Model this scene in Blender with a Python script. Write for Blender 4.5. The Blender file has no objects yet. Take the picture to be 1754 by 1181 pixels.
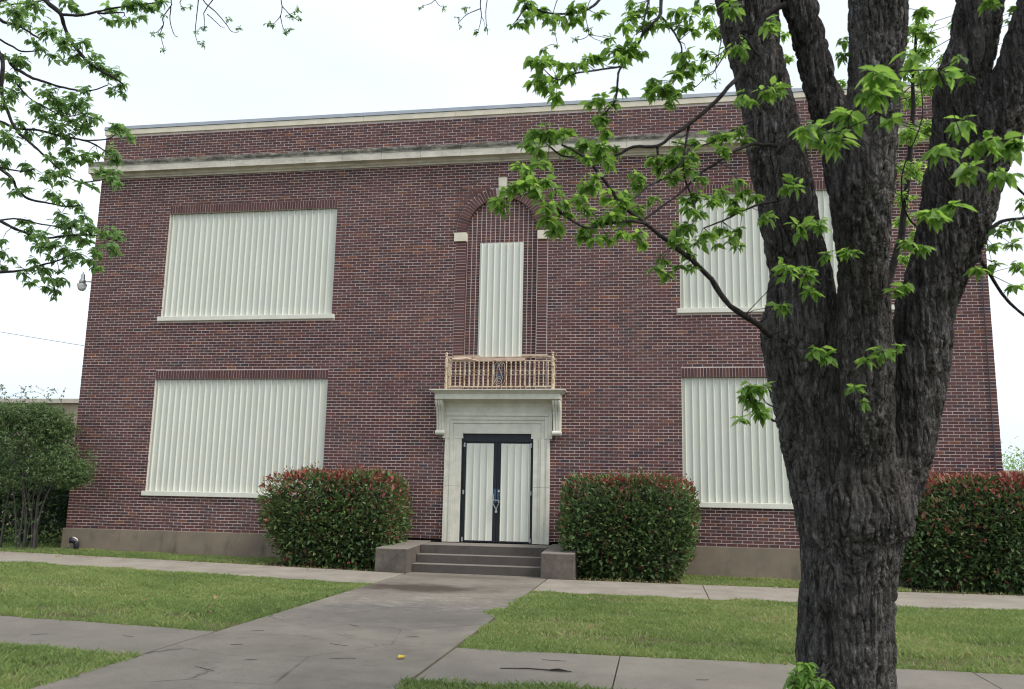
import bpy, bmesh, math, random
import numpy as np
from mathutils import Vector, Matrix
rnd = random.Random(11)
rng = np.random.default_rng(11)
scene = bpy.context.scene
col = scene.collection

# ---------------------------------------------------------------- camera, sky, sun, exposure
cd = bpy.data.cameras.new('camera'); cam = bpy.data.objects.new('camera', cd); col.objects.link(cam)
cd.sensor_width = 36.0; cd.lens = 36.0 * 1478.98 / 1754.0
cd.clip_start = 0.05; cd.clip_end = 3000
YAW, PITCH, ROLL = map(math.radians, (9.7095, 9.748, 1.104))
fwd = Vector((-math.sin(YAW) * math.cos(PITCH), math.cos(YAW) * math.cos(PITCH), math.sin(PITCH)))
rt = Vector((math.cos(YAW), math.sin(YAW), 0)); up = rt.cross(fwd)
rt2 = math.cos(ROLL) * rt + math.sin(ROLL) * up; up2 = -math.sin(ROLL) * rt + math.cos(ROLL) * up
CAM = Vector((13.931, -18.947, 1.0214))
cam.matrix_world = Matrix(((rt2.x, up2.x, -fwd.x, CAM.x), (rt2.y, up2.y, -fwd.y, CAM.y), (rt2.z, up2.z, -fwd.z, CAM.z), (0, 0, 0, 1)))
cd.dof.use_dof = True; cd.dof.focus_distance = 17.0; cd.dof.aperture_fstop = 3.2
scene.camera = cam
world = bpy.data.worlds.new('World'); scene.world = world; world.use_nodes = True
wn = world.node_tree; bg = wn.nodes['Background']
sky = wn.nodes.new('ShaderNodeTexSky'); sky.sky_type = 'NISHITA'; sky.sun_disc = False
SUN_EL, SUN_AZ = math.radians(50), math.radians(112)     # azimuth clockwise from +Y
sky.sun_elevation = SUN_EL; sky.sun_rotation = SUN_AZ; sky.dust_density = 4.0; sky.air_density = 1.2
hsv = wn.nodes.new('ShaderNodeHueSaturation'); hsv.inputs['Saturation'].default_value = 0.30
hsv.inputs['Value'].default_value = 1.0
veil = wn.nodes.new('ShaderNodeMix'); veil.data_type = 'RGBA'; veil.inputs[0].default_value = .70
cl_t = wn.nodes.new('ShaderNodeTexCoord'); cl_m = wn.nodes.new('ShaderNodeMapping'); cl_m.inputs['Scale'].default_value = (1, 1, 2.2)
cl_n = wn.nodes.new('ShaderNodeTexNoise'); cl_n.inputs['Scale'].default_value = 1.6; cl_n.inputs['Detail'].default_value = 5
cl_r = wn.nodes.new('ShaderNodeValToRGB'); cl_r.color_ramp.elements[0].position = .35; cl_r.color_ramp.elements[1].position = .68
cl_r.color_ramp.elements[0].color = (5.3, 6.35, 7.5, 1); cl_r.color_ramp.elements[1].color = (7.3, 7.75, 8.3, 1)      # thin overcast veil with soft structure
wn.links.new(cl_t.outputs['Generated'], cl_m.inputs[0]); wn.links.new(cl_m.outputs[0], cl_n.inputs['Vector']); wn.links.new(cl_n.outputs[0], cl_r.inputs[0]); wn.links.new(cl_r.outputs[0], veil.inputs[7])
wn.links.new(sky.outputs[0], hsv.inputs['Color']); wn.links.new(hsv.outputs[0], veil.inputs[6]); wn.links.new(veil.outputs[2], bg.inputs[0])
bg.inputs[1].default_value = 0.15
sl = bpy.data.lights.new('sun', 'SUN'); so = bpy.data.objects.new('sun', sl); col.objects.link(so)
sl.energy = 2.4; sl.angle = math.radians(24); sl.color = (1.0, 0.93, 0.84)
sd = Vector((math.sin(SUN_AZ) * math.cos(SUN_EL), math.cos(SUN_AZ) * math.cos(SUN_EL), math.sin(SUN_EL)))
so.rotation_euler = sd.to_track_quat('Z', 'Y').to_euler(); so.location = (10, -20, 30)
scene.view_settings.view_transform = 'Standard'; scene.view_settings.look = 'None'
scene.view_settings.gamma = 1.0; scene.view_settings.use_curve_mapping = False
scene.view_settings.exposure = 0.28

def px(p):
    d = Vector(p) - CAM; w = d.dot(fwd)
    return 877 + 1478.98 * d.dot(rt2) / w, 590.5 - 1478.98 * d.dot(up2) / w, w

# ---------------------------------------------------------------- data (world coordinates, metres)
BACK_TRUNK=[(15.945,-8.465,-1.031,0.09),(15.956,-8.662,0.108,0.08),(16.0,-8.875,1.374,0.07),(16.171,-9.067,2.643,0.055),(16.529,-9.184,3.663,0.04),(16.635,-9.417,4.514,0.03),(16.707,-9.568,5.455,0.02),(16.746,-9.704,6.27,0.01)]
LIMBS={'trunk':[(15.215,-12.133,-0.784,0.536),(15.217,-12.16,-0.63,0.466),(15.218,-12.179,-0.52,0.392),(15.219,-12.196,-0.419,0.351),(15.22,-12.217,-0.301,0.334),(15.216,-12.261,-0.049,0.336),(15.227,-12.308,0.232,0.324),(15.237,-12.342,0.435,0.32),(15.254,-12.375,0.638,0.334),(15.267,-12.396,0.777,0.363),(15.285,-12.426,0.964,0.412),(15.307,-12.451,1.127,0.367),(15.325,-12.476,1.29,0.285),(15.343,-12.508,1.494,0.177)],'L1':[(15.121,-12.401,0.397,0.061),(15.14,-12.424,0.775,0.177),(15.083,-12.454,1.05,0.228),(15.057,-12.473,1.246,0.235),(15.031,-12.496,1.496,0.252),(14.985,-12.525,1.778,0.262),(14.966,-12.544,1.991,0.267),(14.942,-12.565,2.205,0.28),(14.95,-12.574,2.35,0.264),(14.955,-12.596,2.635,0.221),(14.901,-12.628,2.926,0.215),(14.868,-12.654,3.19,0.214),(14.815,-12.687,3.486,0.21),(14.769,-12.719,3.785,0.201),(14.709,-12.754,4.085,0.195),(14.653,-12.788,4.384,0.207),(14.618,-12.819,4.69,0.236),(14.53,-12.88,5.236,0.231),(14.358,-12.98,6.068,0.2),(14.15,-13.098,7.013,0.158)],'M':[(15.231,-12.336,0.394,0.062),(15.276,-12.406,0.842,0.206),(15.282,-12.473,1.053,0.215),(15.326,-12.631,1.489,0.212),(15.331,-12.726,1.754,0.197),(15.332,-12.811,2.126,0.194),(15.32,-12.849,2.286,0.178),(15.314,-12.909,2.546,0.171),(15.313,-12.969,2.809,0.187),(15.309,-13.023,3.043,0.206),(15.337,-13.078,3.304,0.196),(15.37,-13.132,3.564,0.186),(15.392,-13.187,3.823,0.181),(15.409,-13.242,4.076,0.183),(15.41,-13.3,4.332,0.192),(15.377,-13.434,4.891,0.176),(15.298,-13.617,5.626,0.136)],'L2':[(15.322,-12.655,2.905,0.122),(15.3,-12.655,3.173,0.137),(15.267,-12.658,3.476,0.145),(15.215,-12.664,3.784,0.148),(15.129,-12.677,4.096,0.126),(15.072,-12.686,4.409,0.127),(14.998,-12.699,4.731,0.128),(14.798,-12.737,5.459,0.112),(14.53,-12.791,6.312,0.092)],'R':[(15.375,-12.259,0.392,0.052),(15.434,-12.317,0.778,0.166),(15.549,-12.346,1.059,0.202),(15.605,-12.371,1.256,0.214),(15.669,-12.404,1.508,0.214),(15.733,-12.441,1.787,0.214),(15.761,-12.473,1.997,0.212),(15.783,-12.494,2.141,0.208),(15.806,-12.526,2.346,0.204),(15.905,-12.557,2.622,0.206),(16.006,-12.589,2.903,0.239),(16.062,-12.623,3.154,0.256),(16.107,-12.651,3.355,0.258)],'R1':[(16.034,-12.593,3.249,0.199),(16.063,-12.623,3.452,0.197),(16.07,-12.671,3.733,0.168),(16.114,-12.713,4.014,0.184),(16.195,-12.747,4.293,0.163),(16.237,-12.789,4.574,0.166),(16.322,-12.883,5.195,0.157),(16.381,-13.003,5.94,0.126)],'R2':[(16.071,-12.67,3.133,0.165),(16.197,-12.745,3.396,0.18),(16.305,-12.823,3.651,0.17),(16.391,-12.903,3.901,0.161),(16.459,-12.985,4.141,0.156),(16.534,-13.065,4.382,0.15),(16.757,-13.175,4.937,0.129),(17.034,-13.243,5.6,0.098)]}
RIGHT_BRANCHES=[[(14.686,-12.935,2.115,0.0239),(14.605,-13.055,2.165,0.022),(14.406,-13.191,2.272,0.0201),(14.29,-13.22,2.442,0.0186),(14.153,-13.371,2.545,0.0168),(14.037,-13.442,2.622,0.0151),(13.861,-13.634,2.718,0.0133),(13.71,-13.699,2.835,0.0118),(13.586,-13.773,3.002,0.0103),(13.471,-13.902,3.088,0.0086),(13.368,-14.003,3.111,0.0071)],[(13.861,-13.644,2.714,0.0111),(13.747,-13.721,2.708,0.0097),(13.588,-13.789,2.666,0.0084),(13.497,-13.886,2.625,0.0071),(13.357,-13.968,2.694,0.0059),(13.266,-14.04,2.729,0.0047),(13.221,-14.079,2.812,0.0035)],[(14.821,-13.254,4.374,0.0201),(14.676,-13.304,4.26,0.0189),(14.592,-13.315,4.066,0.0177),(14.506,-13.277,3.878,0.0167),(14.414,-13.374,3.73,0.0154),(14.303,-13.391,3.599,0.0143),(14.155,-13.422,3.463,0.0131),(14.034,-13.469,3.364,0.012),(13.94,-13.491,3.287,0.0109),(13.784,-13.551,3.266,0.0098),(13.679,-13.565,3.209,0.0088),(13.526,-13.662,3.169,0.0077),(13.342,-13.637,3.188,0.0067),(13.259,-13.732,3.222,0.0056)],[(13.941,-13.474,3.294,0.0096),(13.949,-13.487,3.151,0.0077),(13.944,-13.49,3.094,0.0057)],[(14.155,-13.416,3.466,0.0097),(14.139,-13.397,3.403,0.0089),(14.125,-13.441,3.298,0.008),(14.11,-13.463,3.207,0.0072),(14.113,-13.494,3.069,0.0063),(14.159,-13.45,2.947,0.0055),(14.193,-13.498,2.792,0.0047)],[(14.759,-13.049,3.433,0.0142),(14.627,-13.176,3.4,0.0129),(14.553,-13.2,3.385,0.0119),(14.435,-13.314,3.294,0.0107),(14.338,-13.348,3.215,0.0097),(14.213,-13.416,3.109,0.0086),(14.091,-13.539,2.95,0.0075),(13.96,-13.607,2.83,0.0065),(13.861,-13.648,2.74,0.0055)],[(14.755,-12.984,3.054,0.0101),(14.622,-13.109,2.991,0.0087),(14.504,-13.162,2.931,0.0074),(14.363,-13.25,2.838,0.0061),(14.24,-13.282,2.783,0.0049)],[(14.146,-13.485,3.263,0.0096),(14.094,-13.545,3.147,0.0085),(13.962,-13.551,3.034,0.0075),(13.874,-13.675,2.945,0.0065),(13.813,-13.738,2.86,0.0055),(13.714,-13.788,2.804,0.0045)],[(14.595,-13.156,3.589,0.008),(14.39,-13.238,3.449,0.0066),(14.229,-13.335,3.341,0.0052),(14.035,-13.415,3.346,0.0039)],[(14.087,-13.649,4.738,0.0136),(14.007,-13.622,4.464,0.0128),(13.977,-13.623,4.254,0.012),(13.962,-13.686,4.098,0.011),(13.873,-13.707,4.001,0.0102),(13.836,-13.689,3.936,0.0095),(13.764,-13.683,3.814,0.0087),(13.706,-13.737,3.716,0.0079),(13.695,-13.772,3.603,0.0071),(13.68,-13.734,3.511,0.0064),(13.624,-13.804,3.402,0.0055)],[(13.711,-13.838,3.684,0.0074),(13.565,-13.953,3.611,0.0063),(13.454,-14.011,3.569,0.0054),(13.338,-14.003,3.539,0.0045),(13.26,-14.101,3.567,0.0035)],[(13.972,-13.756,4.057,0.0075),(14.027,-13.726,4.003,0.0068),(14.085,-13.715,3.903,0.006),(14.105,-13.634,3.869,0.0053),(14.076,-13.552,3.754,0.0046),(14.056,-13.575,3.694,0.0038)],[(13.976,-13.614,4.429,0.0097),(13.899,-13.692,4.219,0.0076),(13.849,-13.76,3.961,0.0056)],[(13.777,-13.609,4.796,0.0119),(13.661,-13.641,4.44,0.0107),(13.572,-13.706,4.237,0.0096),(13.502,-13.763,4.142,0.0086),(13.379,-13.754,4.124,0.0077),(13.246,-13.869,4.075,0.0066),(13.129,-13.907,4.099,0.0056),(13.074,-13.996,3.962,0.0046)],[(12.496,-12.213,5.568,0.0056),(12.449,-12.241,5.221,0.0045),(12.458,-12.228,5.069,0.0035),(12.425,-12.216,4.925,0.0025)],[(12.437,-12.157,5.19,0.0046),(12.336,-12.254,5.085,0.0035),(12.262,-12.258,5.007,0.0025)],[(12.51,-12.176,5.367,0.0046),(12.489,-12.2,5.132,0.0035),(12.51,-12.199,4.912,0.0025)],[(12.169,-12.259,5.511,0.0046),(12.064,-12.32,5.205,0.0035),(11.966,-12.334,5.15,0.0025)],[(13.249,-12.532,5.186,0.0043),(13.122,-12.527,4.888,0.0033),(13.149,-12.452,4.629,0.0024)],[(13.507,-12.489,5.19,0.0043),(13.383,-12.469,4.901,0.0036),(13.401,-12.443,4.709,0.003),(13.291,-12.435,4.67,0.0024)],[(14.466,-12.238,4.692,0.0043),(14.413,-12.248,4.435,0.0038),(14.343,-12.252,4.377,0.0033),(14.253,-12.164,4.335,0.0029),(14.109,-12.223,4.253,0.0024)],[(16.175,-12.756,2.846,0.0161),(16.262,-12.787,2.917,0.0127),(16.43,-12.731,2.954,0.0094),(16.612,-12.702,2.966,0.006)],[(16.167,-12.541,2.783,0.0146),(16.283,-12.453,2.632,0.0131),(16.418,-12.339,2.483,0.0116),(16.552,-12.29,2.362,0.0101),(16.742,-12.152,2.3,0.0086)],[(16.317,-12.705,3.282,0.0143),(16.409,-12.693,3.196,0.0102),(16.517,-12.64,3.104,0.0061)],[(14.78,-12.891,1.659,0.0119),(14.706,-12.989,1.524,0.0091),(14.62,-13.038,1.585,0.0064),(14.544,-13.139,1.671,0.0038)],[(14.727,-12.994,1.609,0.0058),(14.638,-13.024,1.645,0.0044),(14.583,-13.141,1.717,0.0029)],[(15.523,-13.303,3.572,0.0076),(15.422,-13.573,3.424,0.0064),(15.221,-13.844,3.281,0.0052),(15.064,-14.188,3.07,0.004),(14.879,-14.499,2.904,0.003),(14.716,-14.746,2.79,0.0022)],[(15.152,-14.118,3.159,0.0057),(15.088,-14.34,3.212,0.0047),(15.142,-14.539,3.192,0.0038),(15.306,-14.696,3.122,0.0029),(15.342,-14.895,3.076,0.0021)],[(15.979,-12.837,3.12,0.006),(15.779,-13.048,3.32,0.0052),(15.939,-13.134,3.379,0.0043),(16.084,-13.21,3.28,0.0035),(16.154,-13.337,3.204,0.0028)],[(16.113,-12.361,2.88,0.0075),(15.81,-12.328,3.08,0.0066),(15.752,-12.384,3.429,0.0055),(15.935,-12.343,3.902,0.0044),(15.919,-12.347,4.38,0.0034)],[(14.659,-13.62,3.954,0.0094),(14.587,-13.642,3.806,0.0075),(14.459,-13.804,3.859,0.0055),(14.299,-13.831,3.628,0.0036)]]
LEFT_BRANCHES=[[(7.955,-12.973,5.764,0.0231),(8.486,-12.866,5.447,0.0215),(8.656,-12.775,5.21,0.02),(8.802,-12.751,5.079,0.0184),(8.79,-12.669,5.005,0.017),(8.852,-12.632,4.876,0.0155),(8.975,-12.638,4.736,0.0138),(9.052,-12.629,4.653,0.0123),(9.16,-12.604,4.587,0.0107),(9.25,-12.565,4.546,0.0092),(9.31,-12.521,4.504,0.0077)],[(8.774,-12.717,5.101,0.0128),(8.969,-12.758,5.045,0.0112),(9.154,-12.738,5.078,0.0097),(9.285,-12.744,5.094,0.0081),(9.578,-12.769,5.094,0.0065),(9.784,-12.751,5.109,0.005)],[(9.225,-12.829,5.005,0.01),(9.452,-12.792,5.014,0.005)],[(7.586,-12.37,5.485,0.0166),(7.9,-12.378,5.287,0.0144),(8.003,-12.344,5.275,0.0124),(8.22,-12.402,5.142,0.0101),(8.319,-12.38,5.083,0.0081)],[(7.638,-12.313,5.213,0.0111),(7.93,-12.308,5.093,0.0092),(8.072,-12.296,5.021,0.0073),(8.237,-12.281,5.026,0.0055)],[(7.767,-12.352,4.974,0.0164),(8.054,-12.335,4.828,0.0148),(8.238,-12.358,4.723,0.0131),(8.383,-12.335,4.673,0.0115),(8.557,-12.349,4.609,0.0099),(8.714,-12.316,4.581,0.0084),(8.892,-12.346,4.555,0.0068),(9.058,-12.372,4.583,0.0053)],[(7.816,-12.583,5.164,0.0214),(8.011,-12.483,4.887,0.0199),(8.065,-12.492,4.717,0.0183),(8.065,-12.475,4.55,0.0168),(8.148,-12.465,4.334,0.0153),(8.25,-12.454,4.16,0.0137),(8.358,-12.402,4.059,0.0123),(8.467,-12.407,3.969,0.0108),(8.564,-12.367,3.88,0.0093),(8.728,-12.385,3.745,0.0078)],[(7.678,-12.373,4.415,0.0135),(7.945,-12.314,4.324,0.0125),(8.114,-12.3,4.246,0.0115),(8.353,-12.323,4.212,0.0104),(8.538,-12.255,4.175,0.0094),(8.799,-12.269,4.11,0.0083),(8.936,-12.287,4.05,0.0073),(9.038,-12.291,3.988,0.0062),(9.104,-12.252,3.939,0.0053)],[(8.84,-12.323,4.085,0.0079),(9.106,-12.36,4.069,0.0059),(9.22,-12.372,4.149,0.0039)],[(8.728,-12.385,3.745,0.0078),(8.894,-12.418,3.657,0.0068),(9.032,-12.403,3.66,0.0058),(9.18,-12.467,3.645,0.0048),(9.288,-12.484,3.677,0.0038)],[(7.439,-12.05,4.1,0.0168),(7.854,-12.026,3.914,0.0148),(7.897,-11.961,3.802,0.013),(8.051,-11.971,3.688,0.0111),(8.264,-12.013,3.63,0.0091),(8.479,-12.001,3.586,0.0073),(8.606,-11.97,3.603,0.0055)],[(7.774,-12.394,3.446,0.0158),(8.131,-12.377,3.332,0.0144),(8.238,-12.351,3.28,0.0131),(8.351,-12.299,3.238,0.0118),(8.522,-12.279,3.195,0.0105),(8.722,-12.305,3.197,0.0091),(8.999,-12.322,3.194,0.0077),(9.134,-12.3,3.169,0.0064),(9.246,-12.295,3.146,0.0051)],[(8.033,-12.333,3.352,0.0079),(8.285,-12.332,3.362,0.0072),(8.465,-12.322,3.319,0.0065),(8.622,-12.348,3.284,0.0058),(8.775,-12.294,3.269,0.0052)],[(7.689,-12.21,2.898,0.0134),(8.014,-12.17,2.917,0.0117),(8.242,-12.131,2.944,0.0101),(8.411,-12.14,2.987,0.0085),(8.602,-12.196,3.002,0.0068),(8.758,-12.163,3.091,0.0053)],[(7.78,-12.273,3.938,0.0108),(7.937,-12.237,3.905,0.009),(8.166,-12.227,3.858,0.0072),(8.259,-12.183,3.894,0.0054)],[(8.086,-12.351,4.69,0.0081),(8.197,-12.287,4.552,0.0071),(8.375,-12.266,4.453,0.0061),(8.501,-12.184,4.397,0.0051),(8.691,-12.199,4.408,0.0041)],[(8.385,-12.108,2.996,0.008),(8.527,-12.13,2.844,0.006),(8.641,-12.216,2.686,0.0039)],[(9.011,-11.458,6.379,0.0067),(9.005,-11.458,5.982,0.0061),(9.009,-11.456,5.923,0.0056),(8.904,-11.423,5.813,0.0051),(8.951,-11.471,5.697,0.0045),(8.938,-11.488,5.597,0.004),(8.968,-11.495,5.501,0.0035),(9.0,-11.497,5.414,0.003)],[(8.965,-11.391,5.947,0.0061),(8.973,-11.403,5.793,0.005),(9.041,-11.413,5.619,0.004),(9.142,-11.494,5.534,0.003)],[(8.997,-11.54,5.654,0.0048),(8.936,-11.535,5.584,0.0039),(8.888,-11.544,5.57,0.003)],[(9.311,-11.408,6.385,0.0067),(9.249,-11.358,6.022,0.0058),(9.275,-11.407,5.813,0.0048),(9.31,-11.463,5.583,0.0039),(9.341,-11.449,5.473,0.003)],[(9.278,-11.371,6.145,0.0061),(9.31,-11.339,5.877,0.0046),(9.359,-11.383,5.699,0.003)],[(9.25,-11.397,6.264,0.0067),(9.32,-11.388,5.998,0.0059),(9.483,-11.411,5.837,0.0052),(9.562,-11.328,5.745,0.0045),(9.68,-11.421,5.601,0.0037),(9.735,-11.403,5.592,0.003)],[(9.336,-11.315,5.876,0.0049),(9.455,-11.336,5.768,0.004),(9.54,-11.385,5.682,0.0032),(9.613,-11.433,5.642,0.0024)],[(9.046,-11.431,6.26,0.0049),(9.07,-11.407,5.975,0.004),(9.192,-11.485,5.859,0.0032),(9.263,-11.526,5.835,0.0024)],[(10.079,-11.279,6.4,0.0067),(10.13,-11.281,5.997,0.0057),(10.157,-11.306,5.907,0.0048),(10.166,-11.341,5.781,0.0039),(10.106,-11.356,5.687,0.003)],[(10.131,-11.273,5.824,0.0054),(10.17,-11.288,5.691,0.0042),(10.226,-11.319,5.596,0.003)],[(10.147,-11.286,5.92,0.0054),(10.253,-11.314,5.803,0.0042),(10.358,-11.318,5.718,0.003)]]
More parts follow.
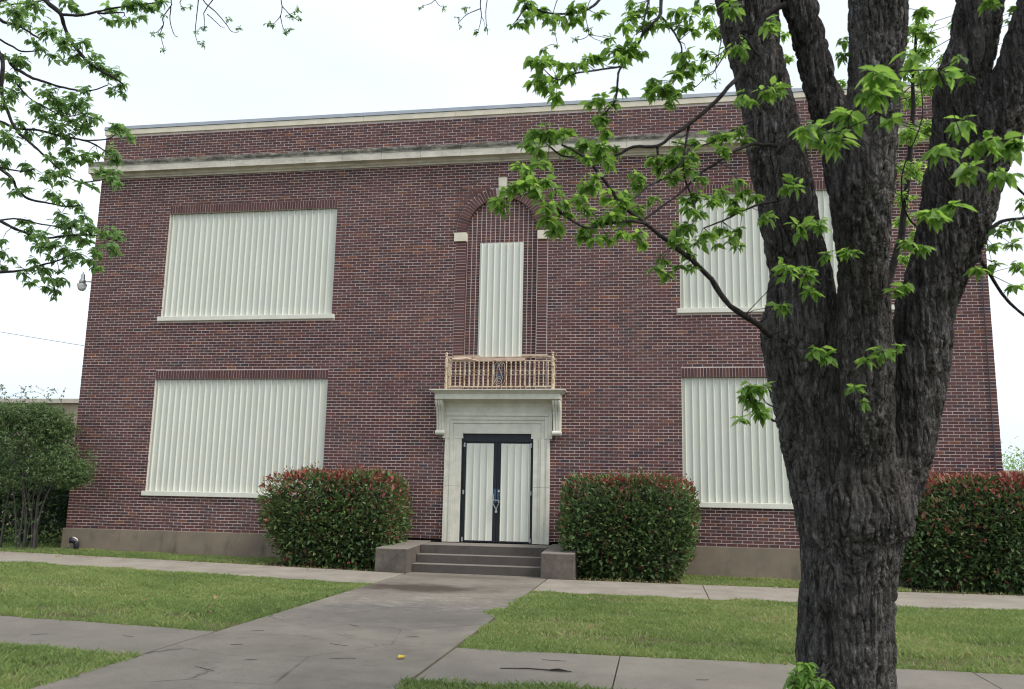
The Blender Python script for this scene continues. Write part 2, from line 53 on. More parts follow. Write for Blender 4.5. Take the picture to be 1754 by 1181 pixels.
RIGHT_CLUSTERS=[(13.109,-13.928,4.116,0.037,12,0.075),(13.076,-13.938,3.971,0.026,5,0.075),(13.111,-13.923,4.001,0.022,4,0.075),(13.131,-13.838,4.074,0.019,3,0.075),(13.035,-13.943,3.963,0.011,2,0.075),(13.184,-13.788,4.153,0.031,10,0.075),(13.285,-13.961,3.977,0.029,8,0.075),(13.337,-13.803,4.078,0.027,7,0.075),(13.358,-13.684,4.095,0.015,3,0.075),(13.415,-13.759,4.164,0.031,8,0.075),(13.421,-13.691,4.137,0.019,4,0.075),(13.493,-13.813,4.125,0.03,6,0.075),(13.573,-13.712,4.129,0.019,5,0.075),(13.576,-12.447,4.658,0.028,7,0.075),(13.669,-13.741,3.855,0.045,14,0.075),(13.75,-13.716,3.834,0.049,16,0.075),(13.716,-13.956,3.673,0.032,9,0.075),(13.79,-13.775,3.88,0.03,8,0.075),(13.848,-13.741,3.834,0.023,5,0.075),(13.566,-13.824,3.753,0.022,6,0.075),(13.51,-13.867,3.734,0.026,7,0.075),(13.469,-14.054,3.608,0.025,6,0.075),(13.412,-13.919,3.682,0.011,3,0.075),(13.376,-14.122,3.586,0.018,5,0.075),(13.028,-12.442,4.618,0.019,4,0.075),(13.21,-14.205,3.587,0.021,6,0.075),(13.265,-14.219,3.543,0.035,12,0.075),(13.295,-14.015,3.632,0.029,6,0.075),(13.244,-14.16,3.477,0.035,10,0.075),(13.282,-14.097,3.457,0.035,10,0.075),(13.318,-13.923,3.58,0.026,7,0.075),(13.32,-13.931,3.474,0.029,10,0.075),(13.398,-14.025,3.558,0.018,5,0.075),(13.418,-13.869,3.636,0.015,4,0.075),(13.191,-14.09,3.493,0.014,4,0.075),(13.779,-13.748,4.075,0.038,12,0.075),(13.734,-13.854,3.968,0.026,6,0.075),(13.825,-13.595,4.204,0.039,12,0.075),(13.909,-13.627,4.177,0.035,10,0.075),(13.87,-13.583,4.097,0.027,6,0.075),(13.92,-13.593,4.104,0.031,8,0.075),(13.99,-13.771,3.996,0.034,9,0.075),(14.086,-13.739,3.991,0.03,8,0.075),(14.155,-13.746,3.945,0.03,9,0.075),(14.063,-13.826,4.047,0.026,6,0.075),(14.143,-13.806,4.013,0.03,6,0.075),(14.168,-13.757,4.092,0.015,4,0.075),(13.8,-13.683,4.207,0.031,6,0.075),(14.131,-13.746,3.807,0.022,6,0.075),(14.088,-13.598,3.873,0.019,5,0.075),(14.144,-13.655,3.774,0.045,14,0.075),(14.349,-12.282,4.559,0.043,12,0.075),(14.308,-12.158,4.53,0.043,9,0.075),(14.12,-13.6,3.755,0.027,7,0.075),(13.894,-13.646,3.681,0.023,6,0.075),(13.927,-13.599,3.674,0.027,7,0.075),(13.904,-13.541,3.638,0.027,7,0.075),(13.986,-13.679,3.594,0.045,14,0.075),(14.049,-12.116,4.257,0.048,12,0.075),(14.06,-13.71,3.675,0.026,8,0.075),(14.187,-12.165,4.353,0.024,4,0.075),(14.111,-12.149,4.32,0.034,7,0.075),(13.944,-12.357,4.179,0.023,4,0.075),(14.23,-12.155,4.392,0.019,3,0.075),(14.38,-12.296,4.749,0.033,8,0.075),(14.445,-12.242,4.805,0.033,8,0.075),(14.362,-12.412,4.892,0.028,8,0.075),(14.494,-12.325,4.576,0.033,7,0.075),(14.221,-13.672,4.192,0.019,4,0.075),(13.526,-13.727,3.508,0.034,10,0.075),(13.606,-13.863,3.466,0.029,8,0.075),(13.668,-13.718,3.491,0.03,8,0.075),(13.574,-13.707,3.402,0.038,14,0.075),(13.702,-13.658,3.623,0.015,4,0.075),(13.252,-13.785,3.298,0.06,25,0.075),(13.386,-14.045,3.163,0.032,10,0.075),(13.143,-13.758,3.288,0.03,8,0.075),(13.096,-13.696,3.244,0.03,8,0.075),(13.196,-13.831,3.171,0.048,14,0.075),(13.352,-13.625,3.233,0.031,8,0.075),(13.504,-13.855,3.2,0.033,9,0.075),(13.463,-13.839,3.155,0.033,10,0.075),(13.583,-13.726,3.208,0.045,14,0.075),(13.647,-13.474,3.297,0.035,9,0.075),(13.596,-13.698,3.14,0.045,14,0.075),(13.627,-13.601,3.149,0.034,9,0.075),(13.492,-13.881,3.071,0.033,7,0.075),(13.606,-13.69,3.32,0.03,8,0.075),(13.17,-14.145,2.915,0.045,16,0.075),(13.209,-14.006,2.982,0.036,9,0.075),(13.186,-14.087,2.886,0.028,7,0.075),(13.286,-14.12,2.844,0.035,12,0.075),(13.247,-13.727,3.101,0.026,5,0.075),(13.175,-14.166,2.806,0.041,12,0.075),(13.117,-14.195,2.776,0.034,12,0.075),(13.223,-14.162,2.795,0.034,8,0.075),(13.01,-14.054,2.729,0.032,11,0.075),(13.022,-13.995,2.838,0.018,4,0.075),(13.246,-14.146,2.739,0.024,6,0.075),(13.014,-14.207,2.701,0.017,4,0.075),(13.322,-13.898,2.86,0.032,9,0.075),(13.353,-13.937,2.767,0.046,14,0.075),(13.289,-14.022,2.714,0.028,8,0.075),(13.287,-14.001,2.645,0.039,14,0.075),(13.325,-13.905,2.638,0.029,8,0.075),(13.304,-13.845,2.605,0.025,8,0.075),(13.403,-13.937,2.702,0.028,6,0.075),(13.503,-13.829,2.904,0.054,20,0.075),(13.472,-14.035,2.768,0.035,10,0.075),(13.484,-13.771,2.781,0.033,9,0.075),(13.585,-13.915,2.922,0.032,9,0.075),(13.634,-13.717,2.874,0.037,9,0.075),(13.733,-13.622,2.915,0.041,12,0.075),(13.713,-13.782,2.807,0.04,12,0.075),(13.501,-13.792,2.656,0.036,12,0.075),(13.482,-13.733,2.607,0.04,14,0.075),(13.586,-13.759,2.701,0.029,8,0.075),(13.633,-13.695,2.602,0.026,7,0.075),(13.568,-13.866,2.553,0.021,5,0.075),(13.653,-13.8,2.723,0.043,14,0.075),(13.713,-13.789,2.609,0.036,10,0.075),(13.744,-13.636,2.747,0.033,9,0.075),(13.821,-13.688,2.636,0.029,8,0.075),(13.835,-13.639,2.597,0.015,4,0.075),(13.809,-13.591,2.83,0.037,9,0.075),(13.811,-13.602,3.041,0.034,10,0.075),(13.809,-13.562,2.989,0.034,8,0.075),(13.911,-13.5,3.204,0.046,12,0.075),(13.964,-13.476,3.166,0.038,10,0.075),(14.043,-13.498,3.21,0.05,16,0.075),(14.122,-13.48,3.185,0.038,10,0.075),(14.04,-13.552,3.05,0.045,14,0.075),(14.146,-13.517,3.114,0.038,10,0.075),(14.223,-13.516,3.055,0.03,8,0.075),(13.924,-13.624,2.895,0.022,6,0.075),(14.076,-13.291,3.363,0.044,12,0.075),(14.216,-13.215,3.417,0.032,8,0.075),(14.177,-13.444,3.242,0.035,9,0.075),(14.308,-13.249,3.445,0.028,8,0.075),(14.372,-13.272,3.414,0.04,12,0.075),(14.36,-13.404,3.274,0.039,12,0.075),(14.502,-13.211,3.493,0.036,9,0.075),(14.532,-13.161,3.441,0.032,8,0.075),(14.132,-13.41,2.946,0.031,7,0.075),(14.141,-13.548,2.832,0.034,9,0.075),(14.208,-13.433,2.84,0.034,9,0.075),(14.199,-13.425,2.966,0.034,9,0.075),(14.288,-13.422,2.924,0.034,10,0.075),(14.374,-13.141,3.077,0.04,12,0.075),(14.446,-13.097,3.031,0.036,9,0.075),(14.464,-13.355,3.077,0.035,9,0.075),(14.547,-13.042,3.105,0.036,9,0.075),(14.463,-13.194,2.922,0.031,9,0.075),(14.596,-13.08,3.06,0.032,8,0.075),(14.08,-13.415,2.739,0.046,14,0.075),(14.154,-13.45,2.753,0.034,9,0.075),(14.051,-13.523,2.652,0.037,9,0.075),(14.103,-13.354,2.662,0.035,9,0.075),(14.203,-13.238,2.705,0.039,11,0.075),(14.143,-13.358,2.588,0.027,6,0.075),(14.275,-13.385,2.715,0.03,8,0.075),(14.364,-13.188,2.801,0.039,11,0.075),(14.412,-13.24,2.726,0.031,8,0.075),(14.498,-13.078,2.847,0.02,4,0.075),(14.47,-13.171,2.688,0.027,7,0.075),(14.317,-13.175,2.692,0.016,3,0.075),(14.154,-13.325,2.502,0.019,5,0.075),(13.958,-13.395,2.543,0.031,8,0.075),(13.92,-13.499,2.462,0.03,8,0.075),(13.999,-13.345,2.461,0.035,9,0.075),(14.064,-13.321,2.521,0.015,4,0.075),(13.099,-12.407,4.783,0.029,8,0.03),(13.153,-12.484,4.602,0.028,8,0.03),(13.279,-12.362,4.726,0.029,8,0.03),(13.383,-12.352,4.808,0.043,12,0.03),(13.419,-12.379,4.743,0.024,6,0.03),(13.519,-12.287,4.719,0.029,6,0.03),(11.917,-12.237,5.195,0.031,7,0.03),(12.121,-12.254,5.168,0.025,6,0.03),(12.321,-12.218,5.173,0.036,8,0.03),(12.271,-12.34,5.013,0.02,4,0.03),(12.409,-12.144,4.973,0.036,8,0.03),(12.47,-12.118,5.027,0.026,5,0.03),(12.283,-12.255,4.979,0.01,3,0.03),(14.353,-12.166,4.44,0.048,14,0.03),(14.429,-12.137,4.388,0.038,10,0.03),(14.423,-12.202,4.768,0.038,10,0.03),(14.755,-13.378,2.465,0.075,18,0.078),(14.875,-13.292,2.446,0.068,15,0.078),(14.707,-13.305,2.238,0.045,9,0.078),(14.898,-13.28,2.332,0.053,10,0.078),(14.942,-13.233,1.962,0.052,15,0.078),(15.02,-13.193,1.93,0.038,9,0.078),(15.361,-13.125,1.965,0.045,11,0.078),(15.48,-13.124,1.991,0.019,3,0.078),(15.259,-13.139,1.91,0.023,5,0.078),(15.167,-13.194,1.725,0.037,9,0.078),(15.221,-13.155,1.636,0.015,3,0.078),(14.515,-13.263,1.729,0.034,13,0.078),(14.491,-13.235,1.668,0.034,13,0.078),(14.586,-13.27,1.705,0.034,13,0.078),(14.554,-13.21,1.606,0.034,13,0.078),(14.579,-13.205,1.569,0.038,13,0.078),(14.458,-13.277,1.514,0.019,5,0.078),(14.849,-12.884,-0.101,0.075,28,0.078),(14.76,-12.917,-0.142,0.052,15,0.078),(14.933,-12.907,-0.135,0.06,18,0.078),(14.837,-12.934,-0.028,0.03,7,0.078),(14.472,-13.657,3.875,0.06,13,0.078),(14.656,-13.661,3.996,0.06,11,0.078),(14.504,-13.605,3.534,0.052,10,0.078),(14.628,-13.608,3.577,0.052,10,0.078),(14.719,-13.554,3.614,0.038,7,0.078),(14.412,-13.703,4.113,0.045,10,0.078),(14.639,-13.414,2.815,0.053,11,0.078),(14.838,-13.369,2.74,0.053,11,0.078),(14.798,-13.454,2.979,0.06,14,0.078),(14.97,-13.321,2.779,0.045,10,0.078),(15.498,-13.301,2.651,0.03,7,0.078),(15.624,-13.236,2.639,0.037,10,0.078),(15.493,-13.227,2.383,0.03,7,0.078),(15.433,-13.215,2.337,0.03,7,0.078),(15.141,-13.336,2.57,0.045,11,0.078),(15.019,-13.285,2.576,0.023,5,0.078),(15.958,-13.157,2.493,0.03,9,0.078),(15.013,-14.685,3.113,0.058,9,0.1),(15.152,-14.434,3.175,0.061,9,0.1),(15.009,-14.646,3.026,0.073,13,0.1),(15.249,-14.471,3.318,0.046,6,0.1),(15.363,-14.515,3.199,0.045,6,0.1),(15.51,-14.414,3.33,0.018,2,0.1),(15.496,-14.254,3.29,0.025,4,0.1),(14.796,-14.374,2.963,0.075,13,0.1),(14.867,-14.507,2.853,0.06,10,0.1),(14.838,-14.356,2.886,0.05,6,0.1),(14.938,-14.433,3.024,0.046,8,0.1),(14.691,-14.568,2.91,0.036,6,0.1),(15.1,-14.593,2.92,0.029,5,0.1),(15.518,-14.346,2.985,0.037,8,0.1),(15.636,-14.32,2.88,0.037,8,0.1),(15.798,-14.141,2.937,0.044,10,0.1),(15.599,-14.148,2.807,0.038,8,0.1),(15.741,-14.257,2.725,0.049,10,0.1),(15.373,-14.44,2.802,0.036,9,0.1),(15.841,-14.156,2.918,0.044,9,0.1),(15.284,-14.535,2.432,0.038,10,0.1),(15.405,-14.48,2.489,0.035,9,0.1),(16.272,-12.777,2.858,0.056,13,0.075),(16.364,-12.76,2.922,0.048,10,0.075),(16.161,-12.878,2.728,0.039,8,0.075),(16.205,-12.732,2.624,0.04,8,0.075),(16.409,-12.636,2.644,0.045,9,0.075),(16.337,-12.746,2.473,0.036,6,0.075),(16.387,-12.823,3.046,0.032,5,0.075),(16.305,-12.834,2.736,0.039,8,0.075),(15.722,-13.188,4.288,0.047,12,0.075),(15.811,-12.993,4.22,0.049,12,0.075),(16.199,-13.098,4.368,0.048,12,0.075),(16.392,-12.912,4.31,0.061,12,0.075),(16.406,-12.903,4.208,0.049,9,0.075),(16.036,-12.991,3.901,0.032,4,0.075),(15.172,-13.236,3.982,0.04,9,0.075),(15.229,-13.081,4.17,0.033,5,0.075),(16.406,-13.031,4.348,0.048,8,0.075)]
BACK_CLUSTERS=[(16.619,-9.601,5.648,0.14,26,0.06),(16.78,-9.698,5.791,0.126,22,0.06),(16.845,-8.968,5.597,0.135,24,0.06),(16.924,-9.445,5.502,0.103,20,0.06),(16.607,-9.607,4.905,0.138,30,0.06),(16.884,-9.389,5.052,0.115,24,0.06),(16.586,-9.704,4.472,0.136,26,0.06),(16.956,-9.149,4.601,0.104,18,0.06),(16.601,-9.337,4.278,0.102,16,0.06),(16.713,-9.777,6.024,0.113,16,0.06),(16.675,-8.951,4.133,0.093,14,0.06),(16.863,-8.852,4.02,0.093,14,0.06),(16.486,-9.669,3.529,0.049,7,0.06),(14.691,-9.958,6.494,0.103,12,0.06),(14.482,-10.18,6.033,0.075,10,0.06),(14.652,-9.509,6.26,0.06,8,0.06),(14.606,-9.615,5.918,0.053,6,0.06),(17.13,-9.762,6.069,0.075,10,0.06),(17.011,-9.697,5.708,0.075,10,0.06),(16.758,-9.814,5.463,0.124,22,0.06),(16.049,-9.132,5.783,0.054,6,0.06),(15.806,-9.788,5.202,0.038,5,0.06),(15.365,-9.697,6.102,0.052,6,0.06),(15.374,-9.776,5.779,0.045,5,0.06)]
LEFT_CLUSTERS=[(8.527,-12.74,5.197,0.103,25,0.075),(8.819,-12.703,5.212,0.077,12,0.075),(8.914,-12.684,5.16,0.031,5,0.075),(8.086,-12.455,5.334,0.135,35,0.075),(8.038,-12.299,5.304,0.083,15,0.075),(8.266,-12.423,5.291,0.027,3,0.075),(8.399,-12.369,5.148,0.097,25,0.075),(8.823,-12.703,4.839,0.092,25,0.075),(8.996,-12.681,4.827,0.041,8,0.075),(8.892,-12.628,4.748,0.062,10,0.075),(8.367,-12.26,4.981,0.055,8,0.075),(8.793,-12.674,4.675,0.026,4,0.075),(8.223,-12.233,5.083,0.066,10,0.075),(8.234,-12.369,5.066,0.043,7,0.075),(9.15,-12.696,4.693,0.03,5,0.075),(9.066,-12.65,4.652,0.051,10,0.075),(9.136,-12.588,4.652,0.046,9,0.075),(9.147,-12.468,4.63,0.068,18,0.075),(9.229,-12.465,4.654,0.042,8,0.075),(9.293,-12.514,4.509,0.046,9,0.075),(9.182,-12.453,4.479,0.042,6,0.075),(9.269,-12.449,4.443,0.021,4,0.075),(8.059,-12.353,4.906,0.087,14,0.075),(8.113,-12.305,4.898,0.066,10,0.075),(7.965,-12.281,4.803,0.077,14,0.075),(8.127,-12.313,4.7,0.054,8,0.075),(8.152,-12.48,4.485,0.079,14,0.075),(8.039,-12.247,4.628,0.055,9,0.075),(8.133,-12.512,4.381,0.063,10,0.075),(8.278,-12.305,4.458,0.081,15,0.075),(8.28,-12.184,4.421,0.077,16,0.075),(8.454,-12.368,4.549,0.085,20,0.075),(8.512,-12.295,4.495,0.081,20,0.075),(8.44,-12.17,4.465,0.082,20,0.075),(8.732,-12.428,4.475,0.042,8,0.075),(8.59,-12.153,4.522,0.087,22,0.075),(8.694,-12.173,4.541,0.044,8,0.075),(8.799,-12.342,4.568,0.043,8,0.075),(8.783,-12.228,4.361,0.075,18,0.075),(8.749,-12.223,4.263,0.07,16,0.075),(8.772,-12.082,4.399,0.044,7,0.075),(8.641,-12.28,4.317,0.064,12,0.075),(8.522,-12.306,4.238,0.085,20,0.075),(8.615,-12.262,4.179,0.075,16,0.075),(8.465,-12.295,4.144,0.075,14,0.075),(8.185,-12.356,4.28,0.064,10,0.075),(8.265,-12.511,4.046,0.104,22,0.075),(7.973,-12.295,4.227,0.054,8,0.075),(8.215,-12.25,4.234,0.054,8,0.075),(9.243,-12.468,4.111,0.056,16,0.075),(9.3,-12.419,4.119,0.046,10,0.075),(9.265,-12.278,4.11,0.032,8,0.075),(8.909,-12.198,3.999,0.027,5,0.075),(9.039,-12.214,4.036,0.053,12,0.075),(9.2,-12.346,3.902,0.052,14,0.075),(9.118,-12.419,3.752,0.051,12,0.075),(9.217,-12.389,3.743,0.051,10,0.075),(8.541,-12.146,4.072,0.065,16,0.075),(8.79,-12.353,3.903,0.063,16,0.075),(8.903,-12.34,3.903,0.058,12,0.075),(8.622,-12.322,3.895,0.042,8,0.075),(8.632,-12.469,3.864,0.036,6,0.075),(7.941,-12.215,3.97,0.054,10,0.075),(8.08,-12.118,3.985,0.033,6,0.075),(8.175,-12.146,3.9,0.054,10,0.075),(8.671,-12.462,3.74,0.062,12,0.075),(8.788,-12.427,3.748,0.047,9,0.075),(9.227,-12.667,5.145,0.062,12,0.075),(9.464,-12.859,4.914,0.035,7,0.075),(9.462,-12.777,5.098,0.05,12,0.075),(9.555,-12.768,5.096,0.06,16,0.075),(9.614,-12.798,4.965,0.03,6,0.075),(9.625,-12.708,5.115,0.051,14,0.075),(9.831,-12.845,5.044,0.044,10,0.075),(9.557,-12.85,4.896,0.02,4,0.075),(9.282,-12.763,4.984,0.025,5,0.075),(7.886,-12.07,3.85,0.044,8,0.075),(7.967,-12.073,3.73,0.033,6,0.075),(8.002,-11.952,3.801,0.045,8,0.075),(8.335,-12.097,3.82,0.054,12,0.075),(8.24,-11.898,3.764,0.067,14,0.075),(8.439,-12.061,3.641,0.033,6,0.075),(8.728,-12.389,3.667,0.031,6,0.075),(8.948,-12.426,3.633,0.031,6,0.075),(9.028,-12.392,3.626,0.015,3,0.075),(8.505,-11.964,3.655,0.044,8,0.075),(8.526,-11.877,3.615,0.044,8,0.075),(8.658,-11.975,3.503,0.033,6,0.075),(8.477,-12.049,3.496,0.033,6,0.075),(9.244,-12.441,3.669,0.051,12,0.075),(9.364,-12.539,3.574,0.025,5,0.075),(8.309,-12.278,3.344,0.042,8,0.075),(8.402,-12.333,3.28,0.042,7,0.075),(8.604,-12.212,3.355,0.074,16,0.075),(8.782,-12.289,3.324,0.063,14,0.075),(8.77,-12.257,3.221,0.063,14,0.075),(8.968,-12.368,3.25,0.062,14,0.075),(8.999,-12.295,3.272,0.041,8,0.075),(9.137,-12.36,3.21,0.041,8,0.075),(9.143,-12.243,3.246,0.047,10,0.075),(9.269,-12.294,3.183,0.036,8,0.075),(9.25,-12.374,3.08,0.046,10,0.075),(9.27,-12.337,3.033,0.031,6,0.075),(9.082,-12.312,3.045,0.046,12,0.075),(8.893,-12.249,3.165,0.063,14,0.075),(8.932,-12.199,3.011,0.052,10,0.075),(8.901,-12.067,2.982,0.037,7,0.075),(8.35,-12.295,3.223,0.042,7,0.075),(8.598,-12.412,3.179,0.051,10,0.075),(8.458,-12.283,3.13,0.047,9,0.075),(8.672,-12.387,3.12,0.051,10,0.075),(8.616,-12.382,3.081,0.031,6,0.075),(8.615,-12.149,3.121,0.064,14,0.075),(8.779,-12.218,3.053,0.052,10,0.075),(8.644,-12.076,3.014,0.043,8,0.075),(8.539,-12.177,3.044,0.042,8,0.075),(8.168,-12.37,3.151,0.031,6,0.075),(7.995,-12.142,3.113,0.043,8,0.075),(8.225,-12.298,3.025,0.037,6,0.075),(7.996,-12.14,2.997,0.038,7,0.075),(8.42,-12.271,2.978,0.052,8,0.075),(8.311,-12.23,2.894,0.047,8,0.075),(8.224,-12.039,2.846,0.032,6,0.075),(8.354,-12.125,2.965,0.048,9,0.075),(8.499,-12.204,2.913,0.053,12,0.075),(8.611,-12.236,2.816,0.052,12,0.075),(8.563,-12.124,2.753,0.042,8,0.075),(8.452,-12.121,2.783,0.032,7,0.075),(8.573,-12.078,2.873,0.027,5,0.075),(8.736,-12.208,2.815,0.01,2,0.075),(8.6,-12.189,2.667,0.016,3,0.075),(8.624,-12.189,2.898,0.026,5,0.075),(8.969,-11.515,5.781,0.03,6,0.035),(8.963,-11.512,5.563,0.036,8,0.035),(8.875,-11.519,5.578,0.03,6,0.035),(9.021,-11.526,5.384,0.03,6,0.035),(9.189,-11.501,5.85,0.03,5,0.035),(9.326,-11.599,5.799,0.024,4,0.035),(9.263,-11.362,5.657,0.024,4,0.035),(9.326,-11.351,5.691,0.036,8,0.035),(9.344,-11.379,5.505,0.042,9,0.035),(9.623,-11.384,5.754,0.03,5,0.035),(9.719,-11.333,5.672,0.036,8,0.035),(10.086,-11.353,5.677,0.036,8,0.035),(10.032,-11.348,5.698,0.03,6,0.035),(10.314,-11.282,5.869,0.036,8,0.035),(10.232,-11.246,5.819,0.042,10,0.035),(10.369,-11.344,5.731,0.03,6,0.035),(10.269,-11.405,5.557,0.041,9,0.035),(10.328,-11.414,5.579,0.029,6,0.035)]

# ---------------------------------------------------------------- materials
def newmat(name, rough=0.8, spec=0.3):
    m = bpy.data.materials.new(name); m.use_nodes = True
    n = m.node_tree.nodes; b = n['Principled BSDF']
    b.inputs['Roughness'].default_value = rough
    b.inputs['Specular IOR Level'].default_value = spec
    return m, m.node_tree, b
def N(nt, kind, **kw):
    n = nt.nodes.new(kind)
    for k, v in kw.items():
        if k in n.inputs.keys(): n.inputs[k].default_value = v
        else: setattr(n, k, v)
    return n
def ramp(nt, stops, interp='LINEAR'):
    n = nt.nodes.new('ShaderNodeValToRGB'); cr = n.color_ramp; cr.interpolation = interp
    while len(cr.elements) < len(stops): cr.elements.new(0.5)
    for e, (p, c) in zip(cr.elements, stops):
        e.position = p; e.color = (*c, 1)
    return n
def mix(nt, a, b, fac, mode='MIX'):
    n = nt.nodes.new('ShaderNodeMix'); n.data_type = 'RGBA'; n.blend_type = mode
    for sock, v in ((n.inputs[0], fac), (n.inputs[6], a), (n.inputs[7], b)):
        if hasattr(v, 'links'): nt.links.new(v, sock)
        elif isinstance(v, (int, float)): sock.default_value = v
        else: sock.default_value = (*v, 1)
    return n.outputs[2]
def mth(nt, op, a, b=0.0, clamp=False):
    n = nt.nodes.new('ShaderNodeMath'); n.operation = op; n.use_clamp = clamp
    for s, v in ((n.inputs[0], a), (n.inputs[1], b)):
        if hasattr(v, 'links'): nt.links.new(v, s)
        else: s.default_value = v
    return n.outputs[0]
def pos(nt, scale=(1, 1, 1)):
    g = nt.nodes.new('ShaderNodeNewGeometry'); m = nt.nodes.new('ShaderNodeMapping')
    m.inputs['Scale'].default_value = scale; nt.links.new(g.outputs['Position'], m.inputs['Vector'])
    return m.outputs[0]
def noise(nt, vec, scale, detail=4, rough=0.55):
    n = N(nt, 'ShaderNodeTexNoise', Scale=scale, Detail=detail, Roughness=rough)
    nt.links.new(vec, n.inputs['Vector']); return n.outputs[0]
def bump(nt, b, h, strength=0.5, dist=0.01):
    n = nt.nodes.new('ShaderNodeBump'); n.inputs['Strength'].default_value = strength; n.inputs['Distance'].default_value = dist
    nt.links.new(h, n.inputs['Height']); nt.links.new(n.outputs[0], b.inputs['Normal'])
def tonefac(nt):
    a = N(nt, 'ShaderNodeAttribute', attribute_name='tone'); s = N(nt, 'ShaderNodeAttribute', attribute_name='single')
    o = nt.nodes.new('ShaderNodeObjectInfo')
    return mth(nt, 'ADD', a.outputs['Fac'], mth(nt, 'MULTIPLY', s.outputs['Fac'], o.outputs['Random']))
def range_(nt, v, lo, hi):
    n = nt.nodes.new('ShaderNodeMapRange'); n.inputs[1].default_value = lo; n.inputs[2].default_value = hi
    nt.links.new(v, n.inputs[0]); return n.outputs[0]
M = {}
def simple(name, c1, c2, scale=6, rough=0.8, spec=0.3, bmp=0.3, dist=0.004, metal=0, detail=6, lo=.35, hi=.65):
    m, nt, b = newmat(name, rough, spec); p = pos(nt)
    f = range_(nt, noise(nt, p, scale, detail, .6), lo, hi)
    nt.links.new(mix(nt, c1, c2, f), b.inputs['Base Color'])
    b.inputs['Metallic'].default_value = metal
    if bmp: bump(nt, b, noise(nt, p, scale * 12, 5, .7), bmp, dist)
    M[name] = m; return m
# brick
m, nt, b = newmat('brick', .82, .25)
t = tonefac(nt)
r = ramp(nt, [(0, (.055, .030, .036)), (.12, (.078, .036, .039)), (.25, (.110, .044, .042)), (.38, (.076, .031, .032)), (.5, (.122, .050, .045)),
              (.62, (.088, .036, .035)), (.74, (.118, .056, .054)), (.83, (.060, .040, .050)), (.90, (.150, .050, .040)), (.965, (.036, .030, .045)), (.985, (.19, .075, .042))], 'LINEAR')
nt.links.new(t, r.inputs[0]); p = pos(nt)
g = noise(nt, p, 45, 6, .7)
c = mix(nt, r.outputs[0], (.20, .12, .11), range_(nt, g, .6, .9))
c = mix(nt, c, (.035, .025, .03), mth(nt, 'MULTIPLY', range_(nt, noise(nt, p, 90, 3, .7), .56, .8), .7))
big = range_(nt, noise(nt, p, .35, 3, .5), .35, .7)
c = mix(nt, c, (.18, .11, .10), mth(nt, 'MULTIPLY', big, .2))
soot = range_(nt, noise(nt, pos(nt, (1.6, 1, .35)), 1.1, 6, .7), .52, .72)
c = mix(nt, c, (.03, .022, .024), mth(nt, 'MULTIPLY', soot, .35))
nt.links.new(c, b.inputs['Base Color']); bump(nt, b, noise(nt, p, 120, 4, .7), .5, .004); M['brick'] = m
# mortar
m, nt, b = newmat('mortar', .95, .1); p = pos(nt)
c = mix(nt, (.53, .45, .425), (.69, .60, .565), range_(nt, noise(nt, p, 3, 6, .65), .3, .7))
c = mix(nt, c, (.34, .27, .25), mth(nt, 'MULTIPLY', range_(nt, noise(nt, pos(nt, (.6, 1, 1.6)), 2.2, 5, .6), .52, .72), .6))
nt.links.new(c, b.inputs['Base Color']); bump(nt, b, noise(nt, p, 150, 4, .7), .5, .003); M['mortar'] = m
# side walls far from view: brick texture at true size
m, nt, b = newmat('side_brick', .85, .2)
g_ = nt.nodes.new('ShaderNodeNewGeometry'); sx = nt.nodes.new('ShaderNodeSeparateXYZ'); cx_ = nt.nodes.new('ShaderNodeCombineXYZ')
nt.links.new(g_.outputs['Position'], sx.inputs[0]); nt.links.new(mth(nt, 'ADD', sx.outputs[0], sx.outputs[1]), cx_.inputs[0]); nt.links.new(sx.outputs[2], cx_.inputs[1])
bt = N(nt, 'ShaderNodeTexBrick', Scale=1.0); bt.inputs['Brick Width'].default_value = .2127; bt.inputs['Row Height'].default_value = .0677
bt.inputs['Mortar Size'].default_value = .005; bt.inputs['Color1'].default_value = (.06, .035, .038, 1); bt.inputs['Color2'].default_value = (.12, .06, .05, 1); bt.inputs['Mortar'].default_value = (.4, .33, .32, 1)
nt.links.new(cx_.outputs[0], bt.inputs['Vector']); nt.links.new(bt.outputs[0], b.inputs['Base Color']); M['side_brick'] = m
# concrete family
def concrete(name, base, dark, light, stain=.5, sc=1.0, streak=False):
    m, nt, b = newmat(name, .9, .2); p = pos(nt)
    c = mix(nt, dark, light, range_(nt, noise(nt, p, 1.3 * sc, 8, .68), .32, .68))
    c = mix(nt, c, base, .45)
    c = mix(nt, c, tuple(q * .45 for q in dark), mth(nt, 'MULTIPLY', range_(nt, noise(nt, pos(nt, (1, 1, .35 if streak else 1)), 2.8 * sc, 6, .72), .56, .78), stain))
    c = mix(nt, c, tuple(min(1, q * 1.7) for q in light), mth(nt, 'MULTIPLY', range_(nt, noise(nt, pos(nt, (1, 2.2, 1)), 7 * sc, 7, .8), .62, .75), .5))
    c = mix(nt, c, tuple(q * .6 for q in base), mth(nt, 'MULTIPLY', range_(nt, noise(nt, p, 55, 4, .75), .50, .66), .55))
    nt.links.new(c, b.inputs['Base Color']); bump(nt, b, noise(nt, p, 70, 6, .75), .6, .004); M[name] = m
    return m, nt, b, c
concrete('plinth_concrete', (.21, .175, .137), (.115, .096, .080), (.30, .24, .175), .75, .7, True)
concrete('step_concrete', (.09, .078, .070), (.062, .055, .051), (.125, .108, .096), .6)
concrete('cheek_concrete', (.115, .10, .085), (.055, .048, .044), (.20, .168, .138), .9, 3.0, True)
concrete('near_concrete', (.195, .176, .150), (.138, .125, .107), (.245, .222, .19), .4, .8)
concrete('far_concrete', (.27, .24, .20), (.185, .162, .135), (.38, .34, .29), .5, 1.1)
